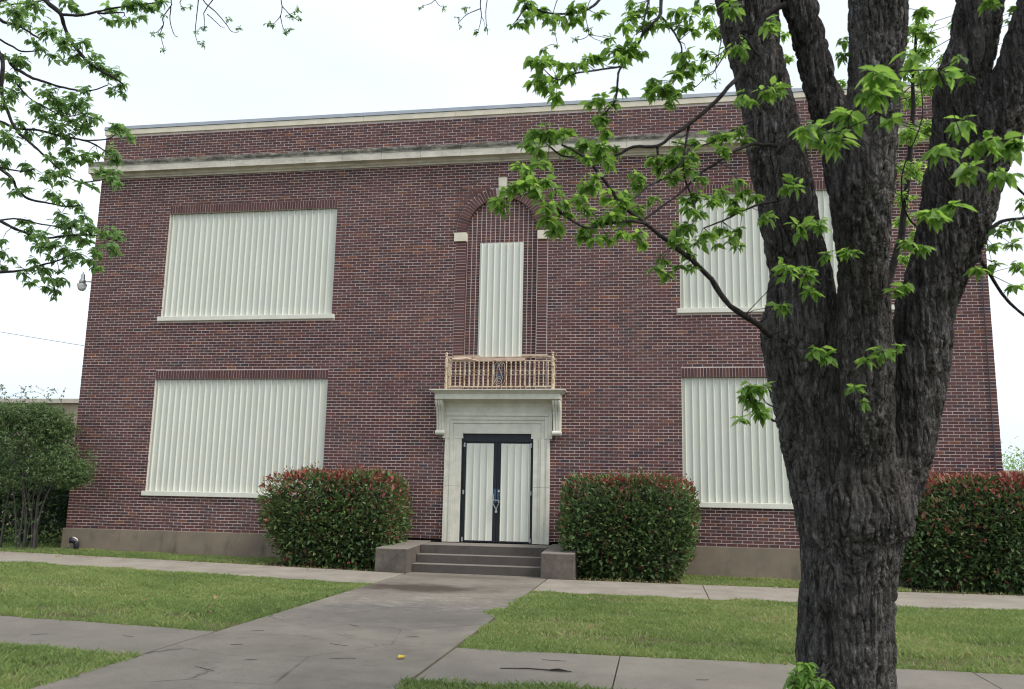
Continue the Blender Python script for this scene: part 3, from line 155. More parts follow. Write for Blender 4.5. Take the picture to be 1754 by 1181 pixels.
# the entrance walk carries a brown damp stain near the steps and pale scraped laitance
m, nt, b, c = concrete('entry_concrete', (.198, .178, .151), (.112, .10, .085), (.275, .248, .21), .6, .7)
p = pos(nt)
def blob(nt, cx, cy, rx, ry, nz=.6):
    mp = nt.nodes.new('ShaderNodeMapping'); mp.inputs['Location'].default_value = (-cx / rx, -cy / ry, 0); mp.inputs['Scale'].default_value = (1 / rx, 1 / ry, 0)
    g = nt.nodes.new('ShaderNodeNewGeometry'); nt.links.new(g.outputs['Position'], mp.inputs[0])
    l = N(nt, 'ShaderNodeVectorMath', operation='LENGTH'); nt.links.new(mp.outputs[0], l.inputs[0])
    n_ = noise(nt, p, 3.0, 6, .65)
    d = mth(nt, 'ADD', l.outputs['Value'], mth(nt, 'MULTIPLY', mth(nt, 'SUBTRACT', n_, .5), nz * 2))
    return range_(nt, mth(nt, 'SUBTRACT', 1.0, d), -.1, .55)
c = mix(nt, c, (.05, .036, .028), mth(nt, 'MULTIPLY', blob(nt, 9.9, -4.3, 1.4, .75), .85))
c = mix(nt, c, (.11, .085, .07), mth(nt, 'MULTIPLY', blob(nt, 10.3, -2.2, 1.5, .35), .5))
pale = range_(nt, noise(nt, pos(nt, (1.2, 5, 1)), 3.0, 8, .85), .53, .66)
c = mix(nt, c, (.095, .088, .088), mth(nt, 'MULTIPLY', blob(nt, 10.6, -7.4, 1.9, 1.5, .8), .6))
vc = N(nt, 'ShaderNodeTexVoronoi', feature='DISTANCE_TO_EDGE', Scale=.55); wv = mix(nt, pos(nt), noise(nt, p, 2.2, 6, .7), .12)
nt.links.new(wv, vc.inputs['Vector']); crack = mth(nt, 'MULTIPLY', mth(nt, 'SUBTRACT', 1.0, range_(nt, vc.outputs['Distance'], .0, .008)), range_(nt, noise(nt, p, .8, 3), .45, .6))
c = mix(nt, c, (.035, .032, .03), mth(nt, 'MULTIPLY', crack, .8))
c = mix(nt, c, (.42, .39, .36), mth(nt, 'MULTIPLY', mth(nt, 'MULTIPLY', pale, blob(nt, 10.5, -6.0, 2.2, 1.3, .5)), .95))
nt.links.new(c, b.inputs['Base Color'])
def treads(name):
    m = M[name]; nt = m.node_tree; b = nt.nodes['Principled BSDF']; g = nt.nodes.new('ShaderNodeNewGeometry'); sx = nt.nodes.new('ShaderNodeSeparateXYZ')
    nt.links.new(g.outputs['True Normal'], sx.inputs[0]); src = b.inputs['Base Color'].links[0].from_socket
    toplit = mix(nt, src, (.25, .225, .20), .7)
    nt.links.new(mix(nt, src, toplit, range_(nt, sx.outputs[2], .3, .8)), b.inputs['Base Color'])
treads('step_concrete'); treads('cheek_concrete')      # light from above painted in by normal: paler tops, darker grimy faces
simple('painted_stone', (.56, .55, .47), (.67, .655, .57), 5, .7, .3, .25)
simple('cream_stone', (.60, .55, .44), (.70, .65, .54), 3, .85, .2, .4)
m, nt, b = newmat('cornice_stone', .9, .15); p = pos(nt)
c = mix(nt, (.70, .655, .57), (.56, .52, .45), range_(nt, noise(nt, p, 2.2, 6, .65), .35, .65))
st = range_(nt, noise(nt, pos(nt, (.45, 1, 1.2)), 3.2, 8, .78), .47, .66)
c = mix(nt, c, (.13, .12, .108), mth(nt, 'MULTIPLY', st, .45))
# algae collects on the weathered upward-facing top of the moulding
gz_ = nt.nodes.new('ShaderNodeNewGeometry'); sz_ = nt.nodes.new('ShaderNodeSeparateXYZ'); nt.links.new(gz_.outputs['Position'], sz_.inputs[0])
topf = mth(nt, 'MULTIPLY', range_(nt, sz_.outputs[2], 8.945, 8.965), range_(nt, noise(nt, pos(nt, (1, 1, 3)), 3.5, 8, .8), .34, .56))
c = mix(nt, c, (.085, .085, .078), mth(nt, 'MULTIPLY', topf, .9))
nt.links.new(c, b.inputs['Base Color']); bump(nt, b, noise(nt, p, 60, 5, .7), .5, .006); M['cornice_stone'] = m
simple('flashing_metal', (.30, .33, .37), (.36, .39, .43), 2, .5, .5, 0, metal=.3)
m, nt, b = newmat('panel_metal', .42, .4); p = pos(nt)
c = mix(nt, (.595, .61, .54), (.655, .665, .595), range_(nt, noise(nt, pos(nt, (2, 1, .4)), 1.5, 5, .6), .3, .7))
c = mix(nt, c, (.34, .34, .30), mth(nt, 'MULTIPLY', range_(nt, noise(nt, pos(nt, (5, 1, .35)), 3, 6, .7), .62, .8), .3))
nt.links.new(c, b.inputs['Base Color']); bump(nt, b, noise(nt, p, 1.6, 2, .4), .25, .02); M['panel_metal'] = m
simple('sill_paint', (.62, .615, .54), (.69, .68, .60), 4, .55, .35, .2)
simple('black_frame', (.008, .01, .016), (.014, .016, .024), 8, .45, .4, .1)
simple('blue_plate', (.035, .07, .12), (.07, .12, .18), 25, .35, .5, .1, metal=.4)
simple('galvanised', (.42, .44, .46), (.55, .57, .6), 20, .4, .5, .1, metal=.8)
m, nt, b = newmat('rusty_rail', .75, .3); p = pos(nt)
c = mix(nt, (.50, .41, .28), (.60, .49, .38), range_(nt, noise(nt, p, 6, 5, .6), .3, .7))
c = mix(nt, c, (.22, .085, .04), range_(nt, noise(nt, p, 9, 8, .75), .51, .64))
nt.links.new(c, b.inputs['Base Color']); bump(nt, b, noise(nt, p, 80, 4, .7), .4, .003); M['rusty_rail'] = m
simple('faded_wood', (.50, .36, .28), (.62, .46, .38), 7, .85, .2, .4)
simple('scroll_iron', (.50, .47, .43), (.35, .27, .2), 14, .6, .4, .2)
simple('lamp_metal', (.35, .36, .37), (.48, .49, .5), 10, .4, .5, .1, metal=.6)
m, nt, b = newmat('lamp_glass', .25, .5); b.inputs['Base Color'].default_value = (.75, .75, .72, 1); b.inputs['Transmission Weight'].default_value = .5; M['lamp_glass'] = m
simple('black_pvc', (.012, .013, .02), (.03, .03, .04), 9, .4, .4, .1)
simple('grey_cable', (.04, .045, .06), (.07, .075, .09), 9, .6, .3, .1)
simple('tan_stucco', (.36, .29, .22), (.44, .36, .28), 1.5, .9, .2, .3)
simple('tan_trim', (.46, .42, .36), (.55, .5, .44), 3, .8, .2, .2)
simple('near_black', (.012, .014, .018), (.02, .022, .026), 3, .4, .5, 0)
simple('roofing', (.10, .10, .10), (.15, .15, .14), 2, .9, .2, .3)
simple('soil', (.055, .045, .032), (.10, .082, .055), 9, .95, .1, .8, .02)
# bark
m, nt, b = newmat('bark', .93, .15)
p = pos(nt, (1, 1, .14)); p1 = pos(nt)
f = noise(nt, p, 24, 8, .72)
c = mix(nt, (.046, .041, .040), (.175, .160, .153), range_(nt, f, .40, .58))
c = mix(nt, c, (.20, .19, .19), mth(nt, 'MULTIPLY', range_(nt, noise(nt, pos(nt, (1, 1, .3)), 9, 8, .8), .58, .70), .6))
c = mix(nt, c, (.045, .043, .034), mth(nt, 'MULTIPLY', range_(nt, noise(nt, p1, 1.6, 5, .6), .5, .66), .5))
vo = N(nt, 'ShaderNodeTexVoronoi', feature='DISTANCE_TO_EDGE', Scale=38.0); nt.links.new(mix(nt, pos(nt, (1, 1, .2)), noise(nt, pos(nt, (1, 1, .5)), 9, 5, .7), .10), vo.inputs['Vector'])
fur = range_(nt, vo.outputs['Distance'], .0, .28)
c = mix(nt, c, (.40, .385, .37), mth(nt, 'MULTIPLY', mth(nt, 'MULTIPLY', range_(nt, noise(nt, pos(nt, (1, 1, .45)), 3.2, 5, .7), .46, .58), range_(nt, noise(nt, pos(nt, (1, 1, .25)), 40, 6, .8), .5, .62)), .75))
nt.links.new(c, b.inputs['Base Color']); bump(nt, b, mth(nt, 'ADD', mth(nt, 'ADD', mth(nt, 'MULTIPLY', f, .8), fur), mth(nt, 'MULTIPLY', noise(nt, p1, 70, 6, .8), .5)), 1.0, .028); M['bark'] = m
simple('twig_bark', (.020, .018, .019), (.05, .044, .043), 30, .9, .15, .5, .004)
simple('pale_bark', (.085, .075, .07), (.15, .135, .125), 18, .9, .15, .5, .004)
# leaves
def leafmat(name, stops, trans=.45, rough=.5, spec=.4, tmul=1.75):
    m, nt, b = newmat(name, rough, spec)
    t = tonefac(nt); r = ramp(nt, stops); nt.links.new(t, r.inputs[0])
    p = pos(nt); c = mix(nt, r.outputs[0], (.9, 1, .7), mth(nt, 'MULTIPLY', noise(nt, p, 60, 3), .05))
    nt.links.new(c, b.inputs['Base Color'])
    tr = nt.nodes.new('ShaderNodeBsdfTranslucent'); hs = nt.nodes.new('ShaderNodeHueSaturation')
    hs.inputs['Value'].default_value = tmul; hs.inputs['Saturation'].default_value = 1.1; hs.inputs['Hue'].default_value = .49
    nt.links.new(c, hs.inputs['Color']); nt.links.new(hs.outputs[0], tr.inputs['Color'])
    ms = nt.nodes.new('ShaderNodeMixShader'); ms.inputs[0].default_value = trans
    nt.links.new(b.outputs[0], ms.inputs[1]); nt.links.new(tr.outputs[0], ms.inputs[2])
    nt.links.new(ms.outputs[0], nt.nodes['Material Output'].inputs['Surface']); M[name] = m
leafmat('tree_leaf', [(0, (.060, .125, .028)), (.3, (.11, .21, .040)), (.65, (.165, .295, .058)), (.9, (.22, .36, .085)), (1, (.29, .41, .12))], .55)
leafmat('far_tree_leaf', [(0, (.085, .16, .060)), (.5, (.14, .25, .080)), (1, (.23, .36, .11))], .55)
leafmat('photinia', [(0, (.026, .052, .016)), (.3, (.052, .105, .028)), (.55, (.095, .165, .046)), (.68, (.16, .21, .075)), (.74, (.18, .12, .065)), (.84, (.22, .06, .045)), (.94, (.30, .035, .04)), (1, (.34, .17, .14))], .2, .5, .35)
leafmat('shrub_leaf', [(0, (.052, .095, .036)), (.5, (.105, .18, .060)), (.9, (.185, .265, .095)), (1, (.42, .44, .36))], .35)
leafmat('grass', [(0, (.10, .145, .045)), (.3, (.16, .235, .068)), (.6, (.22, .30, .095)), (.85, (.30, .34, .13)), (1, (.40, .35, .2))], .4, .6, .25, 1.3)
leafmat('dead_leaf', [(0, (.16, .09, .045)), (.5, (.26, .15, .08)), (1, (.33, .24, .14))], .2)
leafmat('yellow_leaf', [(0, (.65, .45, .03)), (1, (.7, .5, .04))], .2)
m, nt, b = newmat('lawn_ground', .95, .1); p = pos(nt)
c = mix(nt, (.085, .080, .040), (.15, .15, .07), range_(nt, noise(nt, p, 1.4, 7, .7), .35, .65))
c = mix(nt, c, (.17, .165, .07), mth(nt, 'MULTIPLY', range_(nt, noise(nt, p, .9, 6, .7), .5, .7), .5))
c = mix(nt, c, (.052, .040, .028), range_(nt, noise(nt, pos(nt, (.6, 1.2, 1)), 1.9, 7, .72), .60, .70))
nt.links.new(c, b.inputs['Base Color']); bump(nt, b, noise(nt, p, 50, 6, .8), .9, .02); M['lawn_ground'] = m

# ---------------------------------------------------------------- mesh helpers
class MB:
    def __init__(s): s.v = []; s.f = []; s.t = []
    def add(s, vs, fs, tone=None):
        o = len(s.v); s.v += [tuple(q) for q in vs]; s.f += [tuple(i + o for i in q) for q in fs]
        if tone is not None: s.t += [tone] * len(vs)
        return s
    def box(s, x0, x1, y0, y1, z0, z1, tone=None, back=True):
        vs = [(x0, y0, z0), (x1, y0, z0), (x1, y1, z0), (x0, y1, z0), (x0, y0, z1), (x1, y0, z1), (x1, y1, z1), (x0, y1, z1)]
        fs = [(0, 1, 5, 4), (1, 2, 6, 5), (3, 0, 4, 7), (4, 5, 6, 7), (0, 3, 2, 1)]
        if back: fs.append((2, 3, 7, 6))
        return s.add(vs, fs, tone)
    def prism_x(s, prof, x0, x1):      # profile (y,z) counter-clockwise seen from -x ... capped
        n = len(prof); vs = [(x0, y, z) for y, z in prof] + [(x1, y, z) for y, z in prof]
        fs = [(i, (i + 1) % n, (i + 1) % n + n, i + n) for i in range(n)] + [tuple(range(n))[::-1], tuple(range(n, 2 * n))]
        return s.add(vs, fs)
    def prism_z(s, prof, z0, z1):
        n = len(prof); vs = [(x, y, z0) for x, y in prof] + [(x, y, z1) for x, y in prof]
        fs = [(i, (i + 1) % n, (i + 1) % n + n, i + n) for i in range(n)] + [tuple(range(n))[::-1], tuple(range(n, 2 * n))]
        return s.add(vs, fs)
    def tube(s, pts, sides=8, cap=True):
        P = [Vector(p[:3]) for p in pts]; R = [p[3] for p in pts]; n = len(P); o = len(s.v)
        a = (P[1] - P[0]).normalized(); nrm = a.orthogonal().normalized()
        for i in range(n):
            d = (P[min(i + 1, n - 1)] - P[max(i - 1, 0)]).normalized()
            nrm = (nrm - d * nrm.dot(d)); nrm = nrm.normalized() if nrm.length > 1e-6 else d.orthogonal().normalized()
            bi = d.cross(nrm)
            for k in range(sides):
                an = 2 * math.pi * k / sides
                s.v.append(tuple(P[i] + (nrm * math.cos(an) + bi * math.sin(an)) * R[i]))
        for i in range(n - 1):
            for k in range(sides):
                k2 = (k + 1) % sides
                s.f.append((o + i * sides + k, o + i * sides + k2, o + (i + 1) * sides + k2, o + (i + 1) * sides + k))
        if cap:
            s.f.append(tuple(o + k for k in range(sides))[::-1]); s.f.append(tuple(o + (n - 1) * sides + k for k in range(sides)))
        return s
    def lathe(s, c, prof, seg=12):
        o = len(s.v); n = len(prof)
        for r_, z in prof:
            for k in range(seg):
                an = 2 * math.pi * k / seg; s.v.append((c[0] + r_ * math.cos(an), c[1] + r_ * math.sin(an), c[2] + z))
        for i in range(n - 1):
            for k in range(seg):
                k2 = (k + 1) % seg; s.f.append((o + i * seg + k, o + i * seg + k2, o + (i + 1) * seg + k2, o + (i + 1) * seg + k))
        s.f.append(tuple(o + k for k in range(seg))[::-1]); s.f.append(tuple(o + (n - 1) * seg + k for k in range(seg)))
        return s
    def mesh(s, name, mat, smooth=False):
        me = bpy.data.meshes.new(name); me.from_pydata(s.v, [], s.f)
        if s.t:
            a = me.attributes.new('tone', 'FLOAT', 'POINT'); a.data.foreach_set('value', s.t)
        if smooth: me.polygons.foreach_set('use_smooth', [True] * len(s.f))
        if mat: me.materials.append(M[mat])
        me.update(); return me
    def build(s, name, mat, parent=None, smooth=False, bevel=0, **props):
        o = bpy.data.objects.new(name, s.mesh(name, mat, smooth)); return place(o, parent, bevel, **props)
def place(o, parent=None, bevel=0, **props):
    col.objects.link(o)
    if parent: o.parent = parent
    if bevel:
        md = o.modifiers.new('bevel', 'BEVEL'); md.width = bevel; md.segments = 2; md.limit_method = 'ANGLE'
    for k, v in props.items(): o[k] = v
    return o
def thing(name, label, category, group=None):
    o = bpy.data.objects.new(name, None); o.empty_display_size = .2; col.objects.link(o)
    o['label'] = label; o['category'] = category
    if group: o['group'] = group
    return o
def empty(name, parent):
    o = bpy.data.objects.new(name, None); o.empty_display_size = .1; col.objects.link(o); o.parent = parent; return o
def npmesh(name, verts, faces_flat, nper, mat, tone=None, smooth=False):
    me = bpy.data.meshes.new(name); nv = len(verts); nf = len(faces_flat) // nper
    me.vertices.add(nv); me.vertices.foreach_set('co', np.asarray(verts, dtype=np.float32).ravel())
    me.loops.add(nf * nper); me.loops.foreach_set('vertex_index', np.asarray(faces_flat, dtype=np.int32))
    me.polygons.add(nf); me.polygons.foreach_set('loop_start', np.arange(0, nf * nper, nper, dtype=np.int32))
    if smooth: me.polygons.foreach_set('use_smooth', np.ones(nf, dtype=bool))
    me.update(calc_edges=True)
    if tone is not None:
        a = me.attributes.new('tone', 'FLOAT', 'POINT'); a.data.foreach_set('value', np.asarray(tone, dtype=np.float32))
    me.materials.append(M[mat]); me.validate(); return me
# vectorised value noise
def vnoise(p, seed=0):
    i = np.floor(p).astype(np.int64); f = p - i; f = f * f * (3 - 2 * f); out = 0
    for dx in (0, 1):
        for dy in (0, 1):
            for dz in (0, 1):
                h = (i[:, 0] + dx) * 374761393 + (i[:, 1] + dy) * 668265263 + (i[:, 2] + dz) * 2147483647 + seed * 974711
                h = (h ^ (h >> 13)) * 1274126177; h = (h ^ (h >> 16)) & 0xffffff
                w = (f[:, 0] if dx else 1 - f[:, 0]) * (f[:, 1] if dy else 1 - f[:, 1]) * (f[:, 2] if dz else 1 - f[:, 2])
                out = out + w * (h / 0xffffff)
    return out
def gz(x):
    return float(np.interp(x, [-5, 0, 9, 12, 17, 40], [-.50, -.50, -.60, -.61, -.645, -.645]))
def gza(x): return np.interp(x, [-5, 0, 9, 12, 17, 40], [-.50, -.50, -.60, -.61, -.645, -.645])

# ================================================================= GROUND
xs = [-900, -300, -120, -60, -30, -15, -8, -5, -2, 0, 3, 6, 9, 10.5, 12, 14.5, 17, 20, 25, 35, 60, 130, 300, 900]
ys = [-900, -300, -100, -50, -30, -22, -18, -15, -12, -9, -6, -3, -1, 0, 4, 10, 20, 40, 80, 200, 900]
g = MB(); g.v = [(x, y, gz(x) - .012) for y in ys for x in xs]
g.f = [(j * len(xs) + i, j * len(xs) + i + 1, (j + 1) * len(xs) + i + 1, (j + 1) * len(xs) + i) for j in range(len(ys) - 1) for i in range(len(xs) - 1)]
g.build('ground', 'lawn_ground', kind='structure')

def slab(parent, mat, quad, name='slab'):
    # quad: list of (x,y) CCW; top draped on the ground, real thickness, jittered level
    dz = rnd.uniform(-.003, .004); vs = [(x, y, gz(x) + .012 + dz) for x, y in quad] + [(x, y, gz(x) - .10) for x, y in quad]
    n = len(quad); fs = [tuple(range(n))] + [(i, i + n, (i + 1) % n + n, (i + 1) % n) for i in range(n)]
    return MB().add(vs, fs).build(name, mat, parent, bevel=.006)
def strip(parent, mat, xc, y0, y1, gap=.012):
    for a, b_ in zip(xc[:-1], xc[1:]):
        q = [(a + gap / 2, y0(a)), ]
        n = max(1, int((b_ - a) / 1.5)); bot = [(a + gap / 2 + (b_ - a - gap) * i / n) for i in range(n + 1)]
        quad = [(x, y0(x)) for x in bot] + [(x, y1(x)) for x in reversed(bot)]
        slab(parent, mat, quad)
def structure(name):
    o = bpy.data.objects.new(name, None); col.objects.link(o); o['kind'] = 'structure'; return o
WL, WR = 8.97, 11.77
fs_ = structure('far_sidewalk')
fin = lambda x: float(np.interp(x, [-6, -1.2, 5, 8.9], [-1.25, -1.25, -1.6, -1.95])); fout = lambda x: float(np.interp(x, [-6, 0.7, 8.6], [-3.15, -3.3, -3.95]))
strip(fs_, 'far_concrete', [-9, -6.2, -3.1, -.1, 2.95, 6.0, WL - .02], fout, fin)
fin2 = lambda x: float(np.interp(x, [11.8, 15.2, 24], [-1.95, -1.75, -1.4])); fout2 = lambda x: float(np.interp(x, [11.8, 15, 24], [-4.08, -4.12, -3.55]))
strip(fs_, 'far_concrete', [WR + .03, 14.72, 17.7, 20.7, 23.7, 27], fout2, fin2)
ns_ = structure('near_sidewalk')
nin = lambda x: float(np.interp(x, [-12, 6, 9], [-9.0, -9.25, -9.42])); nout = lambda x: float(np.interp(x, [-12, 7, 9], [-10.75, -10.85, -10.98]))
strip(ns_, 'near_concrete', [-9, -5, -1.5, 2.0, 5.5, WL - .022], nout, nin)
nin2 = lambda x: float(np.interp(x, [11.8, 13.7, 16, 24], [-9.68, -9.62, -9.45, -9.15])); nout2 = lambda x: float(np.interp(x, [11.8, 13, 24], [-11.3, -11.28, -10.9]))
strip(ns_, 'near_concrete', [WR + .035, 13.52, 16.95, 20.4, 24, 28], nout2, nin2)
wk = structure('entrance_walk')
cuts = [-16.4, -13.6, -11.06, -9.45, -6.9, -4.03, -1.56]
for a, b_ in zip(cuts[:-1], cuts[1:]):
    slab(wk, 'entry_concrete', [(WL, a + .004), (WR, a + .004), (WR, b_ - .004), (WL, b_ - .004)])
# street-side strip behind the camera
st = MB(); st.v = [(x, y, gz(x) - .004 + 0 * y) for y in (-30, -21) for x in xs]; L_ = len(xs)
st.f = [(i, i + 1, L_ + i + 1, L_ + i) for i in range(L_ - 1)]
simple('asphalt', (.045, .045, .047), (.065, .064, .063), 4, .95, .2, .6)
st.build('road', 'asphalt', kind='structure')

# ---- grass blades: only where the photo sees lawn, one piece of stuff per lawn
def lawn(name, n, xr, yr, keep, h=.05, mat='grass', seed=1, tonebias=0.):
    r = np.random.default_rng(seed)
    x = r.uniform(*xr, n); y = r.uniform(*yr, n)
    q = np.stack([x * 1.3, y * 1.3, x * 0 + seed], 1)
    pn = vnoise(q, 3) * .6 + vnoise(q * 3.1, 4) * .4
    bare = vnoise(np.stack([x * .9, y * 1.9, x * 0 + 7 + seed], 1), 9) * .6 + vnoise(np.stack([x * 4, y * 6, x * 0], 1), 8) * .4
    bare = bare + .13 * np.exp(-((y + 8.75) / .45) ** 2) + .05 * np.exp(-((y + 4.4) / .4) ** 2)
    kk = keep(x, y, r); k = kk & ((bare < .58 + .16 * r.random(n)) | (r.random(n) < .13))
    x, y, pn = x[k], y[k], pn[k]; n = len(x)
    hh = h * (.45 + .9 * pn) * r.uniform(.6, 1.4, n); an = r.uniform(0, 2 * np.pi, n); w = r.uniform(.0035, .007, n)
    lean = r.uniform(.1, 1.2, n) * hh; la = r.uniform(0, 2 * np.pi, n); z = gza(x) - .012
    v = np.zeros((n, 4, 3))
    v[:, 0] = np.stack([x - w * np.cos(an), y - w * np.sin(an), z], 1); v[:, 1] = np.stack([x + w * np.cos(an), y + w * np.sin(an), z], 1)
    mx = x + lean * .35 * np.cos(la); my = y + lean * .35 * np.sin(la)
    v[:, 2] = np.stack([mx + w * np.cos(an), my + w * np.sin(an), z + hh * .6], 1)
    v[:, 3] = np.stack([x + lean * np.cos(la), y + lean * np.sin(la), z + hh], 1)
    b0 = np.arange(n)[:, None] * 4
    f = np.concatenate([b0 + np.array([[0, 1, 2]]), b0 + np.array([[0, 2, 3]])], 1).ravel()
    lowf = vnoise(np.stack([x * .55, y * .9, x * 0 + seed], 1), 21) * .6 + vnoise(np.stack([x * 2.4, y * 3.4, x * 0 + seed], 1), 22) * .4
    tn = np.clip(.12 + .3 * pn + .75 * (lowf - .25) + r.normal(0, .16, n) + tonebias + .35 * (r.random(n) < .05), 0, 1)
    o = bpy.data.objects.new(name, npmesh(name, v.reshape(-1, 3), f, 3, mat, np.repeat(tn, 4)))
    return place(o, None, 0, kind='stuff')
def edge(r, n, s=.05): return r.normal(0, s, n)
wob = lambda x, s, a=.10: (vnoise(np.stack([x * 2.3, x * 0, x * 0 + s], 1), 5) - .5) * 2 * a + (vnoise(np.stack([x * 7, x * 0, x * 0 + s], 1), 6) - .5) * a
fo_, fi_, ni_, no_ = (np.vectorize(q) for q in (fout, fin, nin, nout)); fo2, fi2, ni2, no2 = (np.vectorize(q) for q in (fout2, fin2, nin2, nout2))
lawn('grass', 230000, (-2, WL + .2), (-9.5, -3.0), lambda x, y, r: (y < fo_(x) + wob(x, 1)) & (y > ni_(x) + wob(x, 2)) & (x < WL - .02 + wob(y, 3, .05)) & (x > 9.0 - (y + 20) * 1.05 + 4 - 6), seed=1)
lawn('grass', 260000, (WR - .35, 22), (-9.8, -3.4), lambda x, y, r: (y < fo2(x) + wob(x, 11)) & (y > ni2(x) + wob(x, 12)) & (x > WR + .03 + wob(y, 13, .07) - .28 * np.exp(-((y + 6.9) / .35) ** 2)), seed=2, tonebias=.08)
lawn('grass', 60000, (4.5, WL + .2), (-13.5, -10.7), lambda x, y, r: (y < no_(x) + wob(x, 21)) & (x < WL + .05 + wob(y, 23, .05)), seed=3, h=.06)
lawn('grass', 60000, (WR - .1, 19), (-14, -11.1), lambda x, y, r: (y < no2(x) + wob(x, 31, .1)) & (x > WR + wob(y, 33, .06)), seed=4, h=.065)
lawn('grass', 60000, (-4, 8.3), (-2.1, .0), lambda x, y, r: (y > fi_(x) + wob(x, 41, .1)) & (y < -.01) & ((x < 5.75) | (r.random(len(x)) < .04)), seed=5, h=.06, tonebias=.05)
lawn('grass', 60000, (12.3, 24), (-2.1, .0), lambda x, y, r: (y > fi2(x) + wob(x, 51, .1)) & (y < -.01) & (((x > 14.35) & (x < 18.5)) | (r.random(len(x)) < .06)), seed=6, h=.06, tonebias=.15)
lawn('grass', 60000, (-14, -.2), (0, 9), lambda x, y, r: x < 50, seed=7, h=.07)

for x0_, x1_ in ((5.7, 8.30), (12.33, 14.4), (18.4, 23.6)):
    q = 12; mb = MB(); ww = [(x0_ + (x1_ - x0_) * k / q, -1.58 + rnd.uniform(-.06, .06)) for k in range(q + 1)] 
    if x0_ > 18: ww = [(x, -1.25 + rnd.uniform(-.06, .06)) for x, y in ww]
    pts_ = ww + [(x1_, -.04), (x0_, -.04)]; mb.v = [(x, y, gz(x) - .007) for x, y in pts_]; mb.f = [tuple(range(len(pts_)))]
    mb.build('soil_bed', 'soil', kind='structure')

# ================================================================= BUILDING
bld = thing('school_building', 'two-storey dark red brick building with boarded windows and flat parapet', 'building')
BW, CH = .2127, .0677; XL, XR, ZT = 0.0, 20.76, 9.873
LUt, LUb, LLt, LLb = 7.717, 5.095, 3.567, .91; HD = .208
wins = [(1.98, 6.36, LUb, LUt), (14.435, 18.82, LUb, LUt), (1.98, 6.36, LLb, LLt), (14.435, 18.82, LLb, LLt)]
ACX, ASP, ARI = 10.395, 6.985, .825       # arch centre, springing, inner radius
PX0, PX1 = 9.318, 11.485                  # outer edges of the arch surround
CT0, CT1 = 8.715, 9.07                    # cornice zone
NRI = .24                                 # depth of openings
# mortar / masonry front with real openings
def rect_holes_front():
    xsn = sorted({XL, XR, 1.98, 6.36, 14.435, 18.82, PX0, PX1, 9.21, 11.59})
    zsn = sorted({0, ZT, LUb, LUt, LLb, LLt, 3.05, 8.06})
    mb = MB()
    def hole(x, z):
        for a, b_, c_, d_ in wins:
            if a < x < b_ and c_ < z < d_: return True
        if PX0 < x < PX1 and 3.05 < z < 8.06: return True
        if 9.21 < x < 11.59 and z < 3.05: return True
        return False
    for i in range(len(xsn) - 1):
        for j in range(len(zsn) - 1):
            a, b_, c_, d_ = xsn[i], xsn[i + 1], zsn[j], zsn[j + 1]
            if not hole((a + b_) / 2, (c_ + d_) / 2):
                mb.add([(a, .003, c_), (b_, .003, c_), (b_, .003, d_), (a, .003, d_)], [(0, 1, 2, 3)])
    for a, b_, c_, d_ in wins:      # reveals
        y0, y1 = .003, NRI
        mb.add([(a, y0, c_), (a, y1, c_), (a, y1, d_), (a, y0, d_)], [(0, 1, 2, 3)])
        mb.add([(b_, y0, c_), (b_, y1, c_), (b_, y1, d_), (b_, y0, d_)], [(3, 2, 1, 0)])
        mb.add([(a, y0, d_), (b_, y0, d_), (b_, y1, d_), (a, y1, d_)], [(0, 3, 2, 1)])
    return mb
wall = rect_holes_front().build('front_wall', 'mortar', bld)
MB().box(XL + .0, XR, .30, 16, -.8, ZT, back=True).build('building_core', 'side_brick', bld)
# side returns at the corners (between face and core)
MB().box(XL + .006, XL + .012, .0035, .30, 0, ZT).build('corner_return', 'side_brick', wall); MB().box(XR - .012, XR - .006, .0035, .30, 0, ZT).build('corner_return', 'side_brick', wall)

# --- bricks
bm_ = []          # (x0,x1,z0,z1,ydepth)
def blocked(z0, z1):
    zc = (z0 + z1) / 2; h = []
    for a, b_, c_, d_ in wins:
        top = d_ + HD
        if zc > c_ - .125 + .0 and zc < top:
            if zc < c_: h.append((a - .085, b_ + .085))
            else: h.append((a, b_))
    if 3.0 < zc < ASP + .0: h.append((PX0, PX1))
    elif zc >= ASP:
        R_ = 1.077; dz = zc - ASP
        if dz < R_:
            w = math.sqrt(R_ * R_ - dz * dz); h.append((ACX - w, ACX + w))
        if zc < 8.29: h.append((10.29, 10.505))
    if 6.77 < zc < 6.985: h.append((9.27, 11.50))
    if zc < 3.3: h.append((9.16 if zc > 2.2 else 9.222, 11.622 if zc > 2.2 else 11.578))
    return sorted(h)
row = 0; z = 0.0
while z + CH < ZT + .01:
    z0, z1 = z + .0064, min(z + CH - .0064, ZT)
    if not (CT0 < (z0 + z1) / 2 < CT1):
        off = (row % 2) * BW / 2; hs = blocked(z0, z1)
        segs = []; x = XL
        for a, b_ in hs:
            if a > x: segs.append((x, a))
            x = max(x, b_)
        if x < XR: segs.append((x, XR))
        for a, b_ in segs:
            k = math.floor((a - off) / BW) + 1; cuts_ = []
            while off + k * BW < b_: cuts_.append(off + k * BW); k += 1
            if cuts_ and cuts_[0] - a < .05: cuts_ = cuts_[1:]
            if cuts_ and b_ - cuts_[-1] < .05: cuts_ = cuts_[:-1]
            ed = [a - .0042] + cuts_ + [b_ + .0042]
            for e0, e1 in zip(ed[:-1], ed[1:]): bm_.append((e0 + .0062, e1 - .0062, z0, z1))
    row += 1; z += CH
def jit(): return rnd.gauss(0, .0011)
full = []; rest = MB()
bm_ = [(u0 if u0 > XL + .01 else XL, u1 if u1 < XR - .01 else XR, z0, z1) for u0, u1, z0, z1 in bm_]
